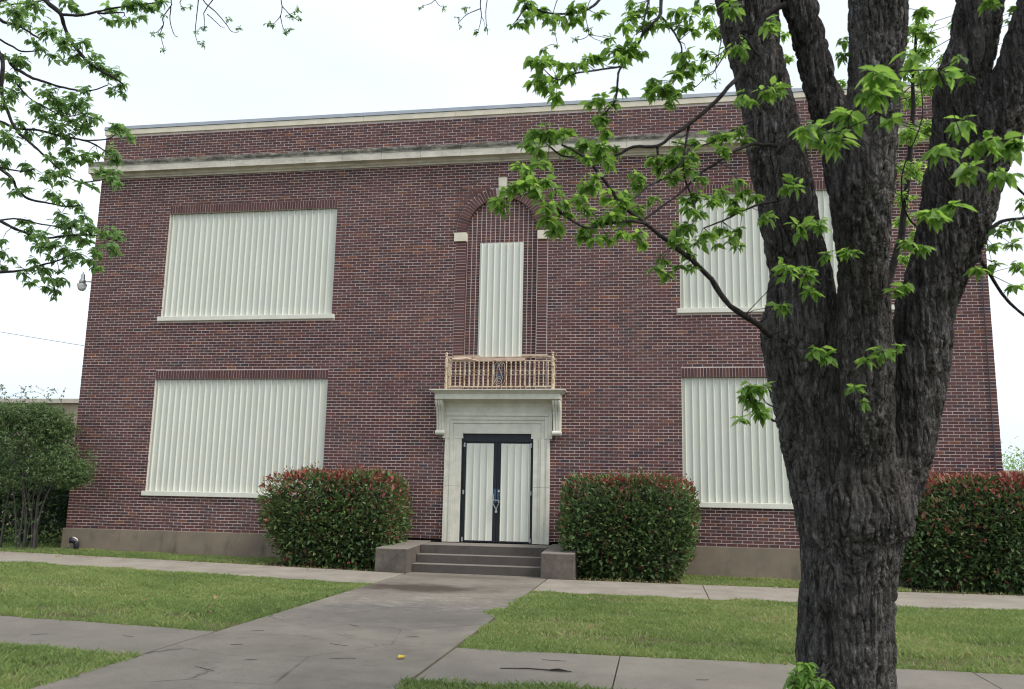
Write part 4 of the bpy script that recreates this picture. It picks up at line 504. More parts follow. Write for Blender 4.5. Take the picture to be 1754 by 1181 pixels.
for q in bm_:
    u0, u1, z0, z1 = q; xc, zc = (u0 + u1) / 2, (z0 + z1) / 2
    P, Q, w = px((xc, 0, zc))
    vis = 0 < P < 1754 and 0 < Q < 1181 and abs((u1 - u0) - (BW - .0124)) < .004
    if 1290 < P < 1640 and Q > 560 or 1215 < P < 1760 and Q < 470: vis = False        # behind the trunk
    if 440 < P < 700 and Q > 790 or 955 < P < 1200 and Q > 795 or P > 1540 and Q > 800: vis = False
    full.append((vis, (1478.98 / w) ** 2, q))
order = sorted([i for i, f in enumerate(full) if f[0]], key=lambda i: -full[i][1])[:300]
sel = set(order)
D_ = .022
bmesh_single = MB(); hw, hh_ = (BW - .0124) / 2, (CH - .0124) / 2
bmesh_single.box(-hw, hw, 0, D_, -hh_, hh_, back=False)
bme = bmesh_single.mesh('brick', 'brick')
a_ = bme.attributes.new('single', 'FLOAT', 'POINT'); a_.data.foreach_set('value', [1.0] * len(bme.vertices))
for i, (v_, s_, (u0, u1, z0, z1)) in enumerate(full):
    y = -.001 + rnd.uniform(-.003, .002)
    if i in sel:
        o = bpy.data.objects.new('brick', bme); o.location = ((u0 + u1) / 2, y, (z0 + z1) / 2); o.parent = wall; col.objects.link(o)
    else:
        a, b_, c_, d_ = u0 + jit(), u1 + jit(), z0 + jit() * .7, z1 + jit() * .7
        tn = rnd.random()
        rest.box(a, b_, y, D_, c_, d_, tn, back=False)
# soldier courses above the windows
for a, b_, c_, d_ in wins:
    n = int(round((b_ - a) / CH)); p_ = (b_ - a) / n
    for k in range(n):
        rest.box(a + k * p_ + .005, a + (k + 1) * p_ - .005, -.002 + rnd.uniform(-.002, .002), NRI - .03, d_ + .002, d_ + HD - .006, rnd.random() * .8, back=False)
# arch surround: pilasters of header bricks, arch ring, recessed stack-bond panel
z = 3.06
while z < ASP - .02:
    z0, z1 = z + .005, z + CH - .005
    if not (6.765 < (z0 + z1) / 2 < 6.99):
        rest.box(PX0 + .004, 9.565, .006 + rnd.uniform(-.001, .001), .12, z0, z1, rnd.random(), back=False)
        rest.box(11.242, PX1 - .020, .006 + rnd.uniform(-.001, .001), .12, z0, z1, rnd.random(), back=False)
    z += CH
nA = 42
for k in range(nA):
    a0, a1 = math.pi * k / nA + .006, math.pi * (k + 1) / nA - .006
    if abs((a0 + a1) / 2 - math.pi / 2) < .115: continue
    ri, ro = ARI + .003, 1.07; y0 = -.001 + rnd.uniform(-.002, .002)
    q = [(ACX + r_ * math.cos(t_), ASP + r_ * math.sin(t_)) for r_, t_ in ((ri, a0), (ro, a0 + .0012), (ro, a1 - .0012), (ri, a1))]
    vs = [(x, y0, zz) for x, zz in q] + [(x, .14, zz) for x, zz in q]
    rest.add(vs, [(0, 1, 2, 3)[::-1], (0, 4, 5, 1), (1, 5, 6, 2), (2, 6, 7, 3), (3, 7, 4, 0)], rnd.random() * .8)
RY = .10                                   # recess of the stack-bond panel
HW = .1098
z = 3.1
while z < ASP + ARI:
    z0, z1 = z + .005, z + CH - .005; zc = (z0 + z1) / 2
    hwid = ARI if zc < ASP else math.sqrt(max(0, ARI ** 2 - (zc - ASP) ** 2))
    n = 15; x0_ = ACX - n / 2 * HW
    for k in range(n):
        u0, u1 = x0_ + k * HW + .0085, x0_ + (k + 1) * HW - .0085
        u0, u1 = max(u0, ACX - hwid + .003), min(u1, ACX + hwid - .003)
        if u1 - u0 < .02: continue
        if z1 > 4.0 and z0 < 6.74 and u1 > 9.873 and u0 < 10.909: 
            if u0 < 9.873: u1 = 9.870
            elif u1 > 10.909: u0 = 10.912
            else: continue
            if u1 - u0 < .015: continue
        rest.box(u0, u1, RY + rnd.uniform(-.0015, .0015), RY + .03, z0, z1, rnd.random(), back=False)
    z += CH
o = rest.build('brickwork', 'brick', wall); o['kind'] = 'stuff'
# masonry bed behind arch surround
ab = MB()
ab.box(PX0, 9.556, .0085, .2, 3.05, ASP); ab.box(11.23, PX1, .0085, .2, 3.05, ASP)
seg = 40
for k in range(seg):
    a0, a1 = math.pi * k / seg, math.pi * (k + 1) / seg
    q = [(ACX + r_ * math.cos(t_), ASP + r_ * math.sin(t_)) for r_, t_ in ((ARI + .010, a0), (1.08, a0), (1.08, a1), (ARI + .010, a1))]
    vs = [(x, .009, zz) for x, zz in q] + [(x, .2, zz) for x, zz in q]
    ab.add(vs, [(3, 2, 1, 0), (0, 3, 7, 4)])
    # spandrel filling up to the rectangular hole
    def clampb(t_):
        c_, s_ = math.cos(t_), math.sin(t_); return (ACX + (PX1 - PX0) / 2 * (1 if c_ > 0 else -1) if abs(c_) > 1e-6 else ACX, 8.06)
    x0_, z0_ = ACX + 1.08 * math.cos(a0), ASP + 1.08 * math.sin(a0); x1_, z1_ = ACX + 1.08 * math.cos(a1), ASP + 1.08 * math.sin(a1)
    ab.add([(x0_, .0085, z0_), (x0_, .0085, 8.062), (x1_, .0085, 8.062), (x1_, .0085, z1_)], [(0, 1, 2, 3)])
ab.add([(9.5, RY + .0045, 3.05), (11.3, RY + .0045, 3.05), (11.3, RY + .0045, 7.9), (9.5, RY + .0045, 7.9)], [(0, 1, 2, 3)])
ab.build('arch_masonry', 'mortar', wall)
# keystone, imposts
kb = MB(); vs = [(10.335, -.035, 7.81), (10.462, -.035, 7.81), (10.502, -.035, 8.288), (10.295, -.035, 8.288)]
kb.add(vs + [(x, .1, zz) for x, y, zz in vs], [(0, 1, 2, 3), (0, 4, 5, 1), (1, 5, 6, 2), (2, 6, 7, 3), (3, 7, 4, 0)]).build('keystone', 'cream_stone', bld, bevel=.005)
for a, b_ in ((9.272, 9.562), (11.236, 11.502)):
    MB().box(a, b_, -.03, .1, 6.772, 6.982).build('impost_stone', 'cream_stone', bld, bevel=.005)

# --- windows closed with ribbed sheet metal
def ribbed(x0, x1, z0, z1, y, pitch=.152, phase=.05, d=.038):
    """trapezoidal ribbed sheet: flat pans, narrow raised ribs"""
    pts = [(x0, y)]; x = x0 + phase
    while x < x1 - .05:
        pts += [(x, y), (x + .007, y - d), (x + .019, y - d), (x + .032, y)]; x += pitch
    pts.append((x1, y)); mb = MB(); n = len(pts)
    mb.v = [(a, b_, z0) for a, b_ in pts] + [(a, b_, z1) for a, b_ in pts]; mb.f = [(i, i + 1, n + i + 1, n + i) for i in range(n - 1)]
    return mb
def screws(parent, x0, x1, zs, y, pitch=.152, phase=.05):
    mb = MB()
    for zz in zs:
        x = x0 + phase + .095
        while x < x1 - .03:
            mb.lathe((x, y - .004, zz), [(.001, -.006), (.008, -.004), (.008, .004), (.001, .006)], 6); x += pitch * 2
    mb.build('screw', 'sill_paint', parent, kind='stuff')
for a, b_, c_, d_ in wins:
    w = empty('window', bld)
    up_ = d_ > 5
    cutx = [a + .012, a + .012 + .9144, a + .012 + 1.8288, a + .012 + 2.7432, a + .012 + 3.6576, b_ - .004]
    for k in range(5):      # five lapped sheets
        ribbed(cutx[k], cutx[k + 1] + (.012 if k < 4 else 0), c_ - .02, d_ - .012, .075 - .0012 * k, phase=.05).build('metal_sheet', 'panel_metal', w)
    screws(w, a, b_, [c_ + .25, (c_ + d_) / 2 + .05, d_ - .12], .073)
    MB().box(a - .07, b_ + .075, -.055, NRI, c_ - .115, c_ - .004).build('sill', 'sill_paint', w, bevel=.008)
    MB().box(a + .001, a + .014, .03, .10, c_, d_ - .01).build('edge_trim', 'panel_metal', w)
    MB().box(a + .003, b_ - .003, .11, .14, c_, d_ - .002).build('backing_board', 'near_black', w)
w = empty('window', bld)
ribbed(9.878, 10.905, 4.03, 6.735, RY - .012, phase=.03, d=.032).build('metal_sheet', 'panel_metal', w)
MB().box(9.873, 10.909, RY - .008, RY + .002, 4.0, 6.742).build('backing_board', 'near_black', w)
MB().box(9.80, 10.98, -.02, RY + .05, 3.96, 4.045).build('sill', 'faded_wood', w, bevel=.006)

# --- plinth
pl = MB(); pl.prism_x([(-.035, -.9), (-.035, -.015), (-.03, -.004), (.1, .0), (.1, -.9)], XL - .05, 8.31)
pl.prism_x([(-.035, -.9), (-.035, -.015), (-.03, -.004), (.1, .0), (.1, -.9)], 12.30, XR + .05)
pl.build('plinth', 'plinth_concrete', bld)
# --- cornice stones
prof = [(.02, 8.68), (-.035, 8.685), (-.045, 8.715), (-.085, 8.735), (-.10, 8.77), (-.13, 8.785), (-.235, 8.79), (-.235, 8.945), (-.245, 8.955), (-.25, 8.985), (-.275, 9.02), (-.285, 9.05), (-.285, 9.062), (.02, 9.105)]
n = 22; p_ = (XR + .24 + .24) / n; x = XL - .24
base_cs = MB().prism_x(prof, .002, p_ - .003).mesh('cornice_stone', 'cornice_stone')
cor = empty('cornice', bld)
for k in range(n):
    o = bpy.data.objects.new('cornice_stone', base_cs); o.location = (x + k * p_, rnd.uniform(-.003, .003), rnd.uniform(-.002, .002)); place(o, cor)
# --- parapet coping and flashing
cop = empty('parapet_coping', bld)
n = 9; p_ = (XR + .06) / n
cm = MB().prism_x([(.35, ZT), (-.035, ZT), (-.035, ZT + .125), (.35, ZT + .13)], .002, p_ - .004).mesh('coping_stone', 'cream_stone')
for k in range(n):
    o = bpy.data.objects.new('coping_stone', cm); o.location = (XL - .03 + k * p_, 0, 0); place(o, cop)
MB().prism_x([(.42, ZT + .131), (-.012, ZT + .131), (-.05, ZT + .137), (-.042, ZT + .225), (.40, ZT + .23)], XL - .045, XR + .045).build('metal_flashing', 'flashing_metal', cop)
MB().box(XL + .2, XR - .2, .42, 15.9, ZT - .4, ZT + .1).build('roof', 'roofing', bld)
# --- conduit at the right corner
MB().tube([(20.62, -.03, -.4, .012), (20.62, -.03, 3.0, .012), (20.63, -.03, 5.6, .012), (20.64, -.03, 8.6, .011)], 8).build('conduit', 'grey_cable', bld)
# --- door surround
ds = empty('door_surround', bld)
def frame_u(x0, x1, zt, w, y, zb=2.2):     # inverted U band
    mb = MB(); mb.box(x0, x0 + w, y, .05, zb, zt); mb.box(x1 - w, x1, y, .05, zb, zt); mb.box(x0 + w, x1 - w, y, .05, zt - w, zt); return mb
fr = MB(); fr.box(9.164, 11.622, -.075, .05, 2.785, 3.05); fr.build('frieze', 'painted_stone', ds, bevel=.004)
frame_u(9.150, 11.636, 2.783, .085, -.105).build('architrave', 'painted_stone', ds, bevel=.006)
frame_u(9.236, 11.550, 2.697, .085, -.082).build('architrave', 'painted_stone', ds, bevel=.006)
frame_u(9.322, 11.464, 2.611, .075, -.06).build('architrave', 'painted_stone', ds, bevel=.006)
frame_u(9.398, 11.388, 2.535, .225, -.042, 2.2).build('architrave', 'painted_stone', ds, bevel=.006)
for s in (0, 1):
    for z0, z1 in ((-.06, 1.147), (1.151, 2.197)):
        mb = MB()
        for a, b_, y in ((9.222, 9.292, -.085), (9.292, 9.345, -.066), (9.345, 9.42, -.078), (9.42, 9.47, -.058), (9.47, 9.592, -.042)):
            if s: a, b_ = 20.80 - b_ + .006, 20.80 - a + .006
            mb.box(a, b_, y, .05, z0, z1)
        mb.build('jamb_stone', 'painted_stone', ds, bevel=.004)
# --- entrance door
dr = empty('entrance_door', bld)
MB().box(9.592, 11.222, .02, .12, 2.135, 2.31).build('transom', 'black_frame', dr)
fb = MB(); fb.box(9.592, 9.62, .02, .12, -.06, 2.135); fb.box(11.194, 11.222, .02, .12, -.06, 2.135); fb.build('door_frame', 'black_frame', dr)
for x0, x1, ph in ((9.622, 10.396, 0), (10.402, 11.192, 1)):
    MB().box(x0, x1, .045, .09, -.055, 2.13).build('door_leaf', 'black_frame', dr, bevel=.003)
ribbed(9.70, 10.318, -.02, 2.095, .03, phase=.012, d=.03).build('metal_sheet', 'panel_metal', dr)
ribbed(10.488, 11.150, -.02, 2.095, .03, phase=.0, d=.03).build('metal_sheet', 'panel_metal', dr)
for x in (9.655, 11.16):
    for zz in (2.06, 1.02, .0):
        hb = MB(); hb.box(x - .018, x + .018, .012, .044, zz - .045, zz + .045); hb.tube([(x, .004, zz - .05, .01), (x, .004, zz + .05, .01)], 8); hb.build('hinge', 'galvanised', dr)
pb = MB(); pb.box(10.325, 10.394, .028, .044, .80, 1.10); pb.box(10.406, 10.482, .028, .044, .80, 1.10); pb.build('lock_plate', 'blue_plate', dr, bevel=.003)
MB().tube([(10.455, .03, 1.045, .018), (10.455, -.005, 1.045, .022), (10.455, -.012, 1.045, .012)], 12).build('door_knob', 'galvanised', dr)
MB().tube([(10.35, .03, .98, .010), (10.35, -.02, .98, .010), (10.35, -.02, .86, .010), (10.35, .03, .86, .010)], 8).build('door_handle', 'galvanised', dr)
MB().tube([(10.45, .03, .95, .012), (10.45, -.025, .95, .012), (10.45, -.025, .83, .012), (10.45, .03, .83, .012)], 8).build('door_handle', 'blue_plate', dr)
# chain and padlock
ch = thing('door_chain', 'steel chain looped through the black door handles, closed with a padlock', 'chain')
def torus_link(c, d, nrm, L=.034, W=.018, r=.0034):
    d = Vector(d).normalized(); n_ = Vector(nrm).normalized(); pts = []
    for k in range(11):
        a = 2 * math.pi * k / 10; p_ = Vector(c) + d * math.cos(a) * L / 2 + n_ * math.sin(a) * W / 2; pts.append((*p_, r))
    return pts
path = [(10.345, -.045, .86), (10.40, -.05, .855), (10.465, -.045, .855), (10.475, -.045, .80), (10.43, -.045, .70), (10.41, -.045, .665), (10.37, -.045, .73), (10.335, -.045, .80), (10.345, -.045, .86)]
links = 0
for a, b_ in zip(path[:-1], path[1:]):
    A, B_ = Vector(a), Vector(b_); n = max(1, round((B_ - A).length / .026))
    for k in range(n):
        c_ = A + (B_ - A) * (k + .5) / n; nr = (0, 1, 0) if links % 2 else (B_ - A).cross(Vector((0, 1, 0)))
        MB().tube(torus_link(c_, B_ - A, nr), 6, False).build('link', 'galvanised', ch, smooth=True); links += 1
pk = MB(); pk.box(10.39, 10.44, -.062, -.036, .585, .635); pk.build('padlock', 'galvanised', ch, bevel=.005)
MB().tube([(10.40, -.049, .635, .005), (10.40, -.049, .66, .005), (10.415, -.049, .672, .005), (10.43, -.049, .66, .005), (10.43, -.049, .635, .005)], 8).build('shackle', 'galvanised', ch)

# --- door canopy with brackets
cn = empty('door_canopy', bld)
CY = -.44
MB().box(9.04, 11.84, CY + .03, .02, 3.045, 3.165).build('fascia', 'painted_stone', cn, bevel=.004)
cy = MB(); q0 = [(9.03, CY + .02, 3.165), (11.85, CY + .02, 3.165)]
def flare(x0, x1, y, z): return [(x0, y, z), (x1, y, z), (x1, .02, z), (x0, .02, z)]
rings = [flare(9.035, 11.845, CY + .025, 3.166), flare(9.01, 11.87, CY, 3.185), flare(8.955, 11.925, CY - .055, 3.225), flare(8.93, 11.95, CY - .08, 3.232), flare(8.93, 11.95, CY - .08, 3.252)]
vs = sum(rings, []); fs = []
for i in range(len(rings) - 1):
    for k in range(4): fs.append((i * 4 + k, i * 4 + (k + 1) % 4, (i + 1) * 4 + (k + 1) % 4, (i + 1) * 4 + k))
fs += [(0, 3, 2, 1), tuple(len(rings) * 4 - 4 + k for k in range(4))]
cy.add(vs, fs).build('cyma_moulding', 'painted_stone', cn, bevel=.003)
for x0 in (9.035, 11.655):
    br = MB(); W = .175
    # S-shaped console, three raised flutes
    def sil(inset):
        return [(.03, 3.044), (-.36 + inset, 3.044), (-.37 + inset, 2.99), (-.345 + inset, 2.93), (-.29 + inset, 2.86), (-.235 + inset, 2.78), (-.20 + inset, 2.68), (-.18 + inset, 2.58), (-.17 + inset, 2.48), (-.165 + inset, 2.40), (-.165 + inset, 2.36), (.03, 2.36)]
    br.prism_x(sil(.022), x0, x0 + W)
    for k in range(3): br.prism_x(sil(0), x0 + .012 + k * .055, x0 + .012 + k * .055 + .040)
    br.build('bracket', 'painted_stone', cn, bevel=.004)
    sb = MB(); sb.v = []; 
    pts = [(-.165 + .0, 2.33)]
    circ = [(-.145 + .055 * math.cos(a), 2.32 + .055 * math.sin(a)) for a in [2 * math.pi * k / 14 for k in range(14)]]
    sb.prism_x(circ[::-1], x0 - .012, x0 + W + .012); circ2 = [(-.145 + .03 * math.cos(a), 2.32 + .03 * math.sin(a)) for a in [2 * math.pi * k / 12 for k in range(12)]]
    sb.prism_x(circ2[::-1], x0 - .024, x0 + W + .024); sb.build('scroll', 'painted_stone', cn, bevel=.003)
    MB().lathe((x0 + W / 2, -.13, 2.17), [(.008, 0), (.03, .02), (.045, .06), (.055, .09)], 8).build('pendant', 'cheek_concrete', cn)
MB().prism_x([(.02, 2.99), (-.075, 2.99), (-.13, 3.02), (-.15, 3.044), (.02, 3.044)], 9.22, 11.65).build('bed_moulding', 'painted_stone', cn)

# --- balcony railing
rl = empty('balcony_railing', bld)
RYF = CY + .03; zB, zTt = 3.255, 3.985; xA, xB = 9.285, 11.672
for x in (xA, xB):
    MB().lathe((x, RYF, zB), [(.034, 0), (.034, .10), (.026, .11), (.034, .125), (.022, .14), (.026, .16), (.024, .35), (.026, .46), (.034, .475), (.022, .49), (.036, .50), (.036, .69), (.026, .70), (.024, .74), (.036, .755), (.02, .77), (.031, .79), (.031, .805), (.012, .83)], 10).build('post', 'rusty_rail', rl, smooth=False)
tr = MB(); tr.box(xA + .03, xB - .03, RYF - .022, RYF + .022, 3.955, 3.985); tr.box(xA + .03, xB - .03, RYF - .012, RYF + .012, 3.875, 3.90); tr.build('top_rail', 'rusty_rail', rl, bevel=.003)
br_ = MB(); br_.box(xA + .03, xB - .03, RYF - .014, RYF + .014, 3.30, 3.33); br_.build('bottom_rail', 'rusty_rail', rl)
def baluster():
    return MB().lathe((0, 0, 0), [(.014, 0), (.014, .045), (.022, .06), (.014, .075), (.013, .21), (.013, .235), (.022, .26), (.022, .285), (.015, .30), (.022, .315), (.022, .34), (.013, .36), (.013, .50), (.022, .515), (.014, .53), (.014, .56)], 8).mesh('baluster', 'rusty_rail')
bme_ = baluster(); xm0, xm1 = 10.345, 10.645; cnt = 0
for x0, x1, n in ((xA, xm0, 10), (xm1, xB, 10)):
    for k in range(1, n + (0 if x0 == xm1 else 1)):
        x = x0 + (x1 - x0) * k / n
        o = bpy.data.objects.new('baluster', bme_); o.location = (x, RYF, 3.325); place(o, rl)
o = bpy.data.objects.new('baluster', bme_); o.location = (xm1, RYF, 3.325); place(o, rl)
# little ring collars between balusters at mid height
rg = MB(); x = xA + .1
while x < xB - .06:
    if not (xm0 - .02 < x < xm1 + .02):
        for zz in (3.575, 3.66):
            rg.tube([(x - .05, RYF, zz, .005), (x - .02, RYF, zz + .012, .005), (x + .02, RYF, zz + .012, .005), (x + .05, RYF, zz, .005)], 5)
    x += (xm0 - xA) / 10
rg.build('collar_ornament', 'rusty_rail', rl, kind='stuff')
def arc(cx, cz, r0, r1, a0, a1, n=22, y=RYF, t=.006):
    return [(cx + (r0 + (r1 - r0) * k / n) * math.cos(a0 + (a1 - a0) * k / n), y, cz + (r0 + (r1 - r0) * k / n) * math.sin(a0 + (a1 - a0) * k / n), t) for k in range(n + 1)]
xc = (xm0 + xm1) / 2 - .003; sc = MB(); pi = math.pi
sc.tube(arc(xc, 3.455, .115, .115, pi, 2 * pi)[:] , 6); sc.tube([(xc - .115, RYF, 3.455, .006), (xc - .115, RYF, 3.76, .006)] + arc(xc, 3.76, .115, .115, pi, 0, 18) + [(xc + .115, RYF, 3.76, .006), (xc + .115, RYF, 3.455, .006)], 6)
sc.tube(arc(xc - .01, 3.45, .085, .02, pi * .35, pi * 3.9, 40), 6)
sc.tube(arc(xc + .02, 3.80, .055, .015, pi * 1.15, -pi * 1.8, 34), 6)
sc.tube([(xc - .03, RYF, 3.79, .006), (xc + .0, RYF, 3.70, .006), (xc + .045, RYF, 3.58, .006), (xc + .075, RYF, 3.50, .006), (xc + .055, RYF, 3.46, .006)], 6)
sc.build('scroll_ornament', 'scroll_iron', rl, smooth=True)
# side returns
for x in (xA, xB):
    sr_ = MB(); sr_.box(x - .012, x + .012, RYF + .03, .0, 3.955, 3.985); sr_.box(x - .01, x + .01, RYF + .03, .0, 3.30, 3.33); sr_.build('side_rail', 'rusty_rail', rl)
    for k in (1, 2, 3):
        o = bpy.data.objects.new('baluster', bme_); o.location = (x, RYF + k * .11, 3.325); place(o, rl)
MB().tube([(9.42, RYF - .03, 3.93, .02), (9.55, RYF - .02, 3.925, .03), (9.75, RYF - .02, 3.94, .028), (9.95, RYF - .015, 3.90, .02), (10.02, RYF - .01, 3.88, .006)], 6).build('peeling_paint', 'faded_wood', rl)
MB().box(9.45, 10.05, RYF - .018, RYF + .018, 3.988, 4.012).build('loose_board', 'faded_wood', rl)
MB().box(10.98, 11.55, RYF - .03, RYF + .03, 3.987, 4.03).build('loose_board', 'faded_wood', rl)
# small dark floodlight behind the scroll
fl = thing('flood_light', 'small dark blue floodlight on the wall behind the balcony railing scroll', 'lamp')
MB().box(10.40, 10.50, -.14, -.07, 3.50, 3.64).build('lamp_housing', 'blue_plate', fl, bevel=.01); MB().tube([(10.45, -.07, 3.57, .012), (10.45, .09, 3.57, .012)], 8).build('mounting_arm', 'black_frame', fl)

# --- wall lamp on the left flank
lp = thing('wall_lamp', 'grey barn light on a short arm at the left corner of the brick building', 'lamp')
lx, ly, lz = -.47, .3, 6.02
MB().lathe((lx, ly, lz), [(.05, .02), (.085, .02), (.075, .12), (.05, .16), (.05, .26), (.02, .29), (.012, .33)], 14).build('lamp_head', 'lamp_metal', lp, smooth=True)
MB().lathe((lx, ly, lz - .15), [(.045, 0), (.085, .03), (.115, .12), (.12, .17), (.085, .175)], 14).build('lamp_lens', 'lamp_glass', lp, smooth=True)
MB().tube([(lx + .06, ly, lz + .08, .014), (lx + .2, ly, lz + .08, .018), (-.01, ly, lz + .06, .018)], 8).build('arm', 'lamp_metal', lp)
MB().box(-.06, -.001, ly - .05, ly + .05, lz - .06, lz + .16).build('junction_box', 'black_pvc', lp)
# --- black elbow pipe by the plinth
vp = thing('vent_pipe', 'short black elbow pipe with a white rim at the foot of the concrete plinth', 'pipe')
MB().tube([(.42, -.13, -.56, .06), (.42, -.13, -.36, .062), (.40, -.14, -.30, .066), (.34, -.17, -.27, .068), (.28, -.20, -.27, .07)], 14).build('elbow', 'black_pvc', vp, smooth=True)
MB().tube([(.452, -.135, -.30, .018), (.43, -.15, -.245, .018), (.385, -.165, -.215, .018), (.34, -.18, -.205, .016)], 8).build('rim', 'painted_stone', vp, smooth=True)

# --- steps and cheek walls
stp = thing('entrance_steps', 'weathered concrete entrance steps between two cheek walls below the door', 'steps')
G = -.60
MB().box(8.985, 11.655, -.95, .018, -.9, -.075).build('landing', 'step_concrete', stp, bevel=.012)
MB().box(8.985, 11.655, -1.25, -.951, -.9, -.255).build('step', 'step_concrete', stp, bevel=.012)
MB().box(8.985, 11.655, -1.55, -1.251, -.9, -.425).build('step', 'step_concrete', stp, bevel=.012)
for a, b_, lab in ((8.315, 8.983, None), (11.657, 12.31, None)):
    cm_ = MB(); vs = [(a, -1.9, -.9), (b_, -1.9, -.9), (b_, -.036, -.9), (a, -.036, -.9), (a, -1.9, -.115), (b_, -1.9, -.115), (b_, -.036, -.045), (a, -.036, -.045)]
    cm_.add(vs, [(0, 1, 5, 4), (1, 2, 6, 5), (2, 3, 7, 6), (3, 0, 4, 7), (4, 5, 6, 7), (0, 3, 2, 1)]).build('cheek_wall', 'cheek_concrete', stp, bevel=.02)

# ================================================================= BACKGROUND
tb = thing('tan_building', 'low tan flat-roofed building seen behind the shrub at far left', 'building')
def wall_box(mb, x0, x1, y0, y1, z0, z1): return mb.box(x0, x1, y0, y1, z0, z1)
MB().box(-34, -5.2, 10, 24, 2.2, 4.0).build('wall', 'tan_stucco', tb)
MB().box(-34.1, -5.1, 9.85, 24.1, 4.0, 4.16).build('roof_trim', 'tan_trim', tb)
MB().box(-33.9, -5.3, 11.2, 23.9, -.6, 2.2).build('painted_shade_wall', 'near_black', tb)  # near-black colour paints in the deep shade of the side yard
for x in (-30, -26, -22, -18, -14, -10, -6): MB().box(x - .12, x + .12, 10.1, 10.34, -.6, 2.2).build('post', 'tan_trim', tb)
fb_ = thing('garage_building', 'low brown building edge showing past the right corner above the red hedge', 'building')
MB().box(22.2, 44, 12, 20, -.7, 1.75).build('wall', 'tan_stucco', fb_); MB().box(22.0, 44.2, 11.8, 20.2, 1.75, 2.05).build('roof', 'tan_stucco', fb_)
wr = thing('overhead_wire', 'thin overhead wire crossing the sky at far left', 'wire')
MB().tube([(-40 + 3.6 * k, 6 + .3 * k, 11.6 - .62 * k + .012 * (k - 6) ** 2, .008) for k in range(13)], 5).build('cable', 'grey_cable', wr)

# ---------------------------------------------------------------- foliage builders
LEAF = np.array([(0, 0, 0), (-.23, .27, .08), (-.19, .60, .05), (0, 1, -.13), (.19, .60, .05), (.23, .27, .08), (0, .45, -.02)])
LF = [(0, 6, 1), (1, 6, 2), (2, 6, 3), (3, 6, 4), (4, 6, 5), (5, 6, 0)]
SIMPLE = np.array([(0, 0, 0), (-.22, .5, .04), (0, 1, -.05), (.22, .5, .04)]); SF = [(0, 2, 1), (0, 3, 2)]
def rotmats(dirs, roll):
    d = dirs / np.linalg.norm(dirs, axis=1, keepdims=True)
    ref = np.where(np.abs(d[:, 2:3]) > .95, np.array([[1., 0, 0]]), np.array([[0, 0, 1.]]))
    x = np.cross(d, ref); x /= np.linalg.norm(x, axis=1, keepdims=True); z = np.cross(x, d)
    c, s = np.cos(roll)[:, None], np.sin(roll)[:, None]
    return np.stack([x * c + z * s, d, -x * s + z * c], 2)
def leaves_mesh(name, P, Dn, roll, size, tone, mat, shape=LEAF, faces=LF):
    R = rotmats(Dn, roll); n = len(P)
    V = np.einsum('nij,kj->nki', R, shape) * size[:, None, None] + P[:, None, :]
    k = len(shape); F = (np.arange(n)[:, None, None] * k + np.array(faces)[None]).ravel()
    return npmesh(name, V.reshape(-1, 3), F, 3, mat, np.repeat(tone, k))
single_leaf = None
def leaf_single(mat):
    me = npmesh('leaf', LEAF, np.array(LF).ravel(), 3, mat); a = me.attributes.new('single', 'FLOAT', 'POINT'); a.data.foreach_set('value', [1.] * len(LEAF)); return me

def grow(clusters, branches, seed, droop=.55, dens=1.0, ls=1.0):
    """short twigs from the nearest branch point into every cluster, leaves set alternately along them"""
    r = np.random.default_rng(seed)
    BP = np.array([q[:3] for br in branches for q in dense(br)])
    tw = MB(); P = []; Dn = []; S = []
    for (x, y, z, rad, n, leaf) in clusters:
        n = int(n * dens + .5); leaf = leaf * 1.12 * ls
        c = np.array([x, y, z]); d2 = ((BP - c) ** 2).sum(1); nb = BP[d2.argmin()]
        L = np.linalg.norm(nb - c)
        if L < 1.2 and L > rad * .5:
            mid = (nb + c) / 2 + r.normal(0, L * .08, 3) + np.array([0, 0, .04 * L])
            tw.tube([(*nb, .0032), (*mid, .0026), (*c, .0016)], 4, False)
        k = max(1, int(round(n / 4.0))); done = 0
        for j in range(k):
            dv = r.normal(0, 1, 3); dv[2] *= .75; dv /= np.linalg.norm(dv); tip = c + dv * rad * (.75 + .45 * r.random())
            a = c + (tip - c) * .05
            m_ = (a + tip) / 2 + r.normal(0, rad * .08, 3)
            tw.tube([(*a, .0016), (*m_, .0013), (*tip, .0009)], 3, False)
            nl = int(math.ceil((n - done) / (k - j)))
            for q in range(nl):
                t = (q + .6) / nl; base = a + (m_ - a) * min(1, 2 * t) if t < .5 else m_ + (tip - m_) * (2 * t - 1)
                side = np.cross(tip - a, [0, 0, 1.]); side /= (np.linalg.norm(side) + 1e-9)
                dd = (tip - a) / (np.linalg.norm(tip - a) + 1e-9) * .5 + side * (1 if q % 2 else -1) * .8 + r.normal(0, .35, 3); dd[2] -= droop
                P.append(base); Dn.append(dd); S.append(leaf * r.uniform(.45, 1.25))
            done += nl
    return tw, np.array(P), np.array(Dn), np.array(S)
def dense(br, step=.12):
    out = []
    for a, b_ in zip(br[:-1], br[1:]):
        A, B_ = np.array(a), np.array(b_); n = max(1, int(np.linalg.norm(A[:3] - B_[:3]) / step))
        for k in range(n): out.append(A + (B_ - A) * k / n)
    out.append(np.array(br[-1])); return out
